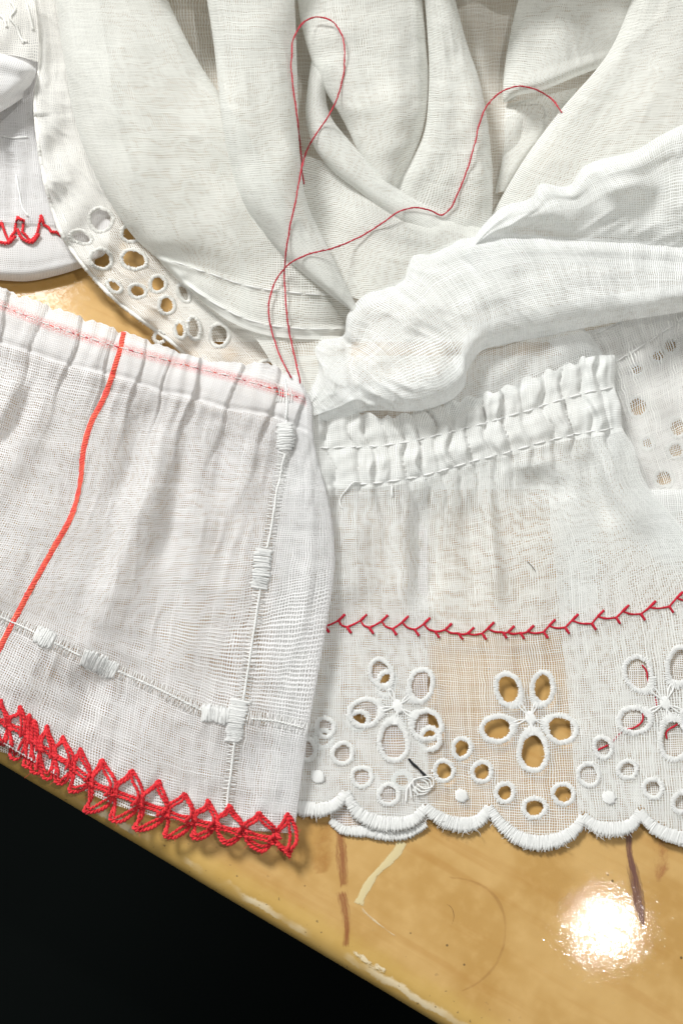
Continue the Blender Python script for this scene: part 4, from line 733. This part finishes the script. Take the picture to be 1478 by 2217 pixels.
rungs(VL[3:], 14, 8.2, 1); rungs(HL, 15, 8.6, 2)
def bar(cx, cy, lx, ly, ang):
    """woven bar: threads wrapped to and fro in a padded block"""
    g = []; a_ = math.radians(ang); k = max(6, int(lx/2.5)); W_ = []
    for i in range(k):
        o = (i-(k-1)/2)*lx/k+random.gauss(0, 0.8); h_ = ly/2*random.uniform(0.82, 1.12); j = random.gauss(0, 1.5); sl = random.gauss(0, 0.8); ct = random.gauss(0, 1.6)
        pts = [(cx+math.cos(a_)*(o+j*s_*0.5+sl*s_*s_)-math.sin(a_)*(h_*s_+ct), cy+math.sin(a_)*(o+j*s_*0.5+sl*s_*s_)+math.cos(a_)*(h_*s_+ct)) for s_ in (-1, -0.8, -0.4, 0, 0.4, 0.8, 1)]
        A = [hit(RC, *p) for p in pts]; z = np.array([-0.08, 0.12, 0.2, 0.16, 0.2, 0.12, -0.08])+random.gauss(0, 0.03)
        if i % 2: z = z[[0, 1, 3, 2, 3, 5, 6]]
        w = np.array([a[0] for a in A])+np.array([a[1] for a in A])*((z*0.6+0.17)*1e-3)[:, None]; W_.append(w)
        rr_ = S*2.3*random.uniform(0.8, 1.25); g.append(tube_geo(w, np.array([a[1] for a in A]), rr_, rr_*0.9, 6))
    W_ = np.concatenate(W_); g += fuzz(W_, np.tile([0, 0, 1.], (len(W_), 1)), k*3, 0.9e-3, S*0.5, int(cx), 1.0)
    V, F = join(g); link('woven_bar', mesh('woven_bar', V, F), ruffle, M['floss'])
bar(617, 945, 56, 36, 88); bar(567, 1232, 84, 36, 98); bar(97, 1380, 42, 36, 28); bar(215, 1438, 78, 38, 24); bar(466, 1547, 56, 36, 6); bar(516, 1538, 44, 40, 100); bar(508, 1582, 46, 36, 98)
# red seam: tiny stitches of red thread along the casing
q_ = curve([(x, float(reds(np.array(x)))) for x in range(-20, 661, 40)], 2.); s_ = 0
for i in range(34):
    x = -5+i*19.6+random.uniform(-4, 4); y = float(reds(np.array(x))); l = random.uniform(2, 6)
    strand('seam_stitch', RC, [(x-l, y-l*0.35), (x, y), (x+l, y+l*0.4)], random.uniform(0.8, 1.5), ruffle, M['red_stitch'] if random.random() < 0.6 else M['orange'], 0.05, 2)
running('seam_stitch', RC, [(x, float(reds(np.array(x)))) for x in range(0, 661, 30)], ruffle, M['white_thread'], 22, 8, 1.3, 0.12, 2)
for i, (x, y) in enumerate([(600, 842), (606, 850), (613, 846), (619, 853), (610, 857)]): strand('seam_stitch', RC, [(x-8, y-2), (x, y), (x+9, y+3)], 2.2, ruffle, M['orange'] if i % 2 else M['red_stitch'], 0.1, 3)
for i in range(7): strand('cross_thread', RC, [(598+i*5, 832+i*2), (601+i*5, 850), (597+i*6, 872)], 1.0, ruffle, M['white_thread'], 0.35, 4)
# the crochet edge: loops of doubled red yarn worked over the hem
trim = link('crochet_trim', None, ruffle)
tips = [(-62,1478),(-30,1492),(5,1515),(47,1531),(66,1546),(76,1559),(104,1572),(139,1594),(177,1621),(222,1644),(285,1667),(343,1689),(400,1714),(451,1733),(497,1744),(562,1755),(624,1762)]
vals = [(-80,1510),(-46,1526),(-12,1540),(20,1556),(57,1572),(71,1584),(87,1602),(119,1620),(159,1648),(198,1680),(250,1704),(308,1726),(364,1750),(420,1764),(468,1776),(528,1790),(597,1806),(630,1838)]
lows = [(-60,1570),(-30,1590),(5,1614),(35,1645),(62,1664),(80,1674),(104,1688),(130,1698),(160,1716),(192,1760),(248,1778),(298,1798),(364,1814),(423,1816),(490,1828),(564,1842),(618,1845)]
hem_h = lambda x: float(np.interp(x, [-100, 0, 250, 490, 640], [6.6, 6.6, 6.0, 5.0, 4.4]))
def yarn(pts, r=4.6, off_=0.5, ply=15., seed=0, drop=0.0):
    jr = np.random.default_rng(seed+900); pts = [(x+jr.normal()*1.3, y+jr.normal()*1.3) for x, y in pts]; r = r*jr.uniform(0.86, 1.05)
    q_ = curve(pts, 2.6); w = []; n = []
    for x, y in q_[:, :2]:
        p_, n_ = hit(RC, x, y, -99); hh = hem_h(x)
        if p_[2] < 0.001 or p_[2] > 0.02: p_ = P1(x, y, hh-drop); n_ = np.array([0, 0, 1.])
        w.append(p_); n.append(n_)
    w = np.array(w); n = np.array(n); k = np.hanning(9)[1:-1]; k /= k.sum()
    for c_ in range(3): w[:, c_] = np.convolve(np.pad(w[:, c_], 3, mode='edge'), k, 'valid') if len(w) > 7 else w[:, c_]
    n = np.tile([0, 0, 1.], (len(w), 1)); w = w+n*off_*1e-3; w += np.random.default_rng(seed).normal(size=w.shape)*0.25*S
    return [twist(w, n, r*S, ply, 2, 5)]+fuzz(w, n, max(4, len(w)//2), 1.1e-3, S*0.45, seed)
for i, tp in enumerate(tips):
    a_, b_ = vals[i], vals[i+1]; ex = 0.32; g = []
    la = (a_[0]+(lows[i][0]-a_[0])*ex, a_[1]+(lows[i][1]-a_[1])*ex); lb = (b_[0]+(lows[i][0]-b_[0])*ex, b_[1]+(lows[i][1]-b_[1])*ex)
    wdt = max(4., min(9., (b_[0]-a_[0])*0.13))
    # pointed stitch of two strands lying side by side, then the chains that tie the stitches together below
    g += yarn([la, a_, (tp[0]-wdt*0.9, tp[1]+13), tp, (tp[0]+wdt*0.8, tp[1]+11), b_, lb], 3.7, 0.7, seed=i*7)
    g += yarn([(la[0]+5, la[1]+2), (a_[0]+6, a_[1]), (tp[0]-wdt*0.35, tp[1]+17), (tp[0]+0.5, tp[1]+6), (tp[0]+wdt*0.3, tp[1]+18), (b_[0]-5, b_[1]+1), (lb[0]-4, lb[1]+3)], 3.1, 1.0, seed=i*7+1)
    V, F = join(g); link('crochet_loop', mesh('crochet_loop', V, F), trim, M['red_yarn'])
    lw = lows[i]; md = ((a_[0]+b_[0])/2, (a_[1]+b_[1])/2)
    g = yarn([(a_[0]+1, a_[1]+2), (a_[0]+(lw[0]-a_[0])*0.2, a_[1]+(lw[1]-a_[1])*0.6), (lw[0]-8, lw[1]-3), (lw[0]+4, lw[1]), (b_[0]+(lw[0]-b_[0])*0.25, b_[1]+(lw[1]-b_[1])*0.6), (b_[0], b_[1]+4)], 4.0, 0.1, seed=i*7+2, drop=1.2)
    g += yarn([(a_[0]-3, a_[1]+14), (a_[0]+(lw[0]-a_[0])*0.5, a_[1]+(lw[1]-a_[1])*0.62), (lw[0], lw[1]-8), (b_[0]+(lw[0]-b_[0])*0.5, b_[1]+(lw[1]-b_[1])*0.6), (b_[0]+3, b_[1]+14)], 3.2, 0.35, seed=i*7+5, drop=0.9)
    g += yarn([(a_[0]-5, a_[1]+5), (md[0]-4, md[1]+9), (b_[0]+5, b_[1]+7)], 3.4, 0.5, seed=i*7+3, drop=0.6)
    g += yarn([(a_[0]+2, a_[1]+20), (md[0]+3, md[1]+20), (b_[0]-2, b_[1]+22)], 2.9, 0.8, seed=i*7+4, drop=0.5)
    V, F = join(g); link('crochet_chain', mesh('crochet_chain', V, F), trim, M['red_yarn'])

# ================================================================ eyelet lace strip at the left, curling from the heap
lace = thing('eyelet_lace_strip', 'cream eyelet lace strip with corded edge curling beside the left muslin fold', 'lace strip')
oe = [(60,-70),(72,0),(84,70),(86,130),(76,210),(84,320),(106,430),(135,510),(188,585),(252,652),(318,702),(372,742),(430,800)]
ie = [(200,-70),(215,0),(225,70),(235,130),(245,210),(265,300),(300,400),(350,480),(400,550),(470,630),(545,700),(620,760),(680,830)]
ho = [15,15,14.5,14,13.5,13,11.5,10,8.5,7,6,5.2,4.6]
rows_e = []
for (a_, b_, h_) in zip(oe, ie, ho):
    r_ = []
    for s_ in (0, 0.03, 0.2, 0.45, 0.7, 1.0): r_.append((a_[0]+(b_[0]-a_[0])*s_, a_[1]+(b_[1]-a_[1])*s_, max(0.8, h_*(1-0.42*s_)-(1.2 if s_ == 0 else 0))))
    rows_e.append(r_)
EYL = [(219,476,19,21,0,None),(176,514,18,8,20,None),(219,561,19,15,20,None),(290,562,22,15,20,None),(284,505,16,13,0,None),(248,620,12,5,40,None),(298,630,13,9,22,None),(342,615,12,12,0,None),(361,661,12,13,-20,None),(390,715,6,12,-8,None),(398,635,6,14,-28,None),(420,711,8,19,-4,None),(475,726,15,19,-10,None),(346,730,6,7,0,None),(578,792,12,6,0,None)]
lcloth = Cloth('lace_cloth', rows_e, lace, M['cream_lace'], 3.8, lambda px, py, u, v: 0.7*snoise(px, py, 100, 171)+0.9*crease(px, py, 50, 44, 177)+1.1*np.sin((px+py)*0.052)*np.clip(1-u*1.6, 0, 1)*(py > 250)+ridge(px, py, [(95, 150), (132, 158), (160, 230), (175, 300)], 2.6, 14)+ridge(px, py, [(120, 100), (150, 200), (200, 330)], -1.2, 18)+ridge(px, py, [(400, 660), (450, 690), (560, 740)], 0.8, 24), cut=lambda px, py, u, v: in_eye(px, py, EYL, 2.5))
for e in EYL: ring('eyelet', [lcloth], *e[:5], lace, M['cream_thread'], w=8.5, tall=0.35)
w, n = path_on([lcloth], [(x+2, y) for x, y in oe], 0.1, 2.2); m = len(w); rj = np.random.default_rng(5).normal(size=m)
V, F = tube_geo(w, n, S*5.2*(1+0.12*np.sin(np.arange(m)*2.1)+0.08*rj), S*4.6*(1+0.1*rj), 7); edge_c = link('corded_edge', mesh('corded_edge', V, F), lace, M['cream_thread'])
g = fuzz(w[len(w)//2:], n[len(w)//2:], 150, 1.0e-3, S*0.5, 3, 0.8); V, F = join(g); fz = link('frayed_ends', mesh('frayed_ends', V, F), lace, M['cream_thread']); fz['kind'] = 'stuff'

# ================================================================ pieces at the left border
side = thing('crochet_edged_cloth', 'smooth white cloth at left border with small red crochet loops above its rounded edge', 'cloth')
sc1 = Cloth('cloth', [[(-120,-60,4),(0,-60,4),(70,-60,4),(140,-60,4),(200,-60,4)],[(-120,220,4),(0,230,4),(70,235,4),(140,240,4),(240,250,4)],[(-120,430,5),(0,440,6),(70,445,6),(140,450,5.5),(240,470,5)],[(-120,500,6),(0,510,7),(70,510,7),(140,510,6.4),(235,530,5)],[(-120,560,5.6),(0,570,6.2),(70,572,6.2),(130,560,5.4),(222,555,4)],[(-120,585,3.6),(0,598,4),(60,600,4),(120,588,3.6),(205,565,2.6)],[(-120,590,1.6),(0,606,1.8),(62,608,1.8),(122,596,1.6),(206,570,1.2)],[(-120,560,0.8),(0,575,0.8),(60,580,0.8),(118,570,0.8),(200,550,0.7)]], side, M['satin'], 4.5, rnd(0.25, 110, 181))
sc2 = Cloth('gauze_layer', [[(-120,-80,8),(-40,-80,8),(30,-80,9),(110,-80,9)],[(-120,120,8),(-40,130,8.5),(30,140,9),(120,150,8.5)],[(-120,260,8),(-40,270,8.5),(30,270,9),(130,290,8)],[(-120,380,7.6),(-40,390,8),(40,395,8.2),(140,410,7.4)],[(-120,470,7.8),(-40,478,8),(40,482,8),(150,490,7)]], side, M['basket'], 4.5, lambda px, py, u, v: 0.5*snoise(px, py, 80, 182)+ridge(px, py, [(50, 300), (45, 400), (60, 480)], 1.0, 12)+ridge(px, py, [(15, 260), (20, 400), (15, 470)], -1.0, 14), attrs={'gap_u': lambda px, py, u, v: np.clip((11-np.abs(px-22))/5, 0, 1)*(py > 330)})
for pts in ([(37, 380), (44, 420), (52, 455), (62, 470)], [(5, 296), (30, 300), (60, 298)]): strand('cord', [sc2], pts, 2.4, side, M['white_thread'], 0.3, 4)
zz = [(-50,515),(-32,478),(-12,505),(5,482),(14,510),(22,528),(34,505),(40,472),(52,478),(50,505),(66,525),(82,508),(90,468),(96,490),(112,505),(132,512)]
g = []
for k, (a_, b_) in enumerate(zip(zz[:-1], zz[1:])):
    w, n = path_on([sc1, sc2], [a_, ((a_[0]+b_[0])/2+random.uniform(-3, 3), (a_[1]+b_[1])/2+random.uniform(-3, 3)), b_], 0.6, 2.6); V, F = join([twist(w, n, S*3.8, 13., 2, 5)]+fuzz(w, n, 4, 0.8e-3, S*0.4, k)); link('crochet_loop', mesh('crochet_loop', V, F), side, M['red_yarn'])
for pts in ([(-30, 520), (0, 528), (20, 530), (36, 515)], [(40, 500), (50, 520), (70, 528), (86, 510)]):
    w, n = path_on([sc1, sc2], pts, 0.9, 2.6); V, F = twist(w, n, S*4.2, 15., 2, 5); link('crochet_loop', mesh('crochet_loop', V, F), side, M['red_yarn'])
roll = thing('satin_fold', 'bright white smooth folded cloth poking in at the upper left border', 'cloth')
Cloth('cloth', [[(-140,80,10),(-60,95,12),(20,118,13),(62,132,11),(76,142,9)],[(-140,92,16),(-60,105,17),(20,122,17.5),(64,138,15),(78,148,12)],[(-140,150,19),(-60,155,20),(10,165,20),(50,172,18),(70,178,14)],[(-140,215,18),(-60,220,18.5),(-10,222,18),(25,212,16),(50,202,13)],[(-140,262,14),(-60,262,14),(-15,250,13.5),(20,230,12),(46,212,10)],[(-140,255,9),(-60,255,9),(-15,243,9),(15,225,9),(40,208,8)]], roll, M['satin'], 4.5, rnd(0.25, 90, 191))
tuft = thing('lace_offcut', 'cream openwork lace scrap in the upper left corner above the bright fold', 'lace')
lc = Cloth('lace_cloth', [[(-120,-80,18),(-20,-80,19),(40,-80,19.5),(66,-80,18)],[(-120,20,18),(-20,20,19),(40,10,19.5),(76,0,18)],[(-120,90,17),(-20,90,18),(40,85,18.5),(84,80,17)],[(-120,120,15),(-20,118,16),(40,122,16.5),(84,135,15)]], tuft, M['cream_lace'], 4, rnd(0.4, 70, 195))
for pts in ([(26, 8), (34, 22), (24, 40), (36, 58), (44, 80), (52, 95)], [(58, 10), (66, 40), (72, 66)], [(-10, 30), (8, 40), (16, 60)], [(40, 70), (52, 90), (60, 92)]): 
    w, n = path_on([lc], pts, 0.3, 2.6); V, F = twist(w, n, S*3.6, 12., 2, 5); link('cord', mesh('cord', V, F), tuft, M['cream_thread'])

# ================================================================ loose threads and lint
ALL = DRESS+[puff1, puff2, puff3, cuff, rcloth, lcloth]
def thread(name, pts, label):
    w, n = path_on(ALL, pts, 0.55, 3.2, smooth=9); w = w+np.c_[np.convolve(RNG.normal(size=len(w)+6), np.ones(7)/7, 'valid'), np.convolve(RNG.normal(size=len(w)+6), np.ones(7)/7, 'valid'), 0*w[:, 0]]*S*1.6
    V, F = join([twist(w, n, 2.15*S, 9., 2, 6)]+fuzz(w, n, len(w)//2, 0.9e-3, S*0.3, len(w), 1.)); o = link(name, mesh(name, V, F), None, M['red_thread']); tag(o, label, 'thread', 'loose red threads')
thread('red_thread', [(657,402),(652,340),(645,270),(634,190),(631,120),(640,75),(662,48),(692,40),(722,52),(740,80),(746,120),(740,180),(720,240),(690,285),(668,320),(652,370),(642,430),(627,500),(618,560),(616,620),(622,690),(632,750),(643,800),(650,832)], 'fine red thread making a tall narrow loop over the muslin folds')
thread('red_thread', [(1214,246),(1190,215),(1160,198),(1125,189),(1090,198),(1060,222),(1040,260),(1028,310),(1010,370),(990,420),(968,460),(955,468),(930,458),(900,452),(860,462),(820,490),(770,520),(720,540),(660,556),(625,575),(600,605),(585,645),(583,690),(595,740),(612,785),(632,820)], 'fine red thread wandering from the right folds down to the ruffle corner')
w, n = path_on(CUFF, [(884, 1643), (893, 1654), (905, 1664), (912, 1672), (920, 1680), (928, 1689)], 0.5, 2.5)
V, F = tube_geo(w, n, S*np.interp(np.linspace(0, 1, len(w)), [0, .3, .47, .5, .53, .8, 1], [2.2, 3.2, 2.4, .9, 2.4, 3.2, 1.6]), S*2.4, 6); tag(link('dark_lint', mesh('dark_lint', V, F), None, M['dark_fibre']), 'short black fibre lying on the lace below the left eyelet flower', 'lint')
w, n = path_on(CUFF, [(1141, 1216), (1146, 1222), (1152, 1228), (1158, 1238)], 0.4, 2.5); V, F = tube_geo(w, n, S*0.7, S*0.7, 5); tag(link('tiny_hair', mesh('tiny_hair', V, F), None, M['dark_fibre']), 'tiny dark hair on the sheer cuff panel above the red stitching', 'hair')
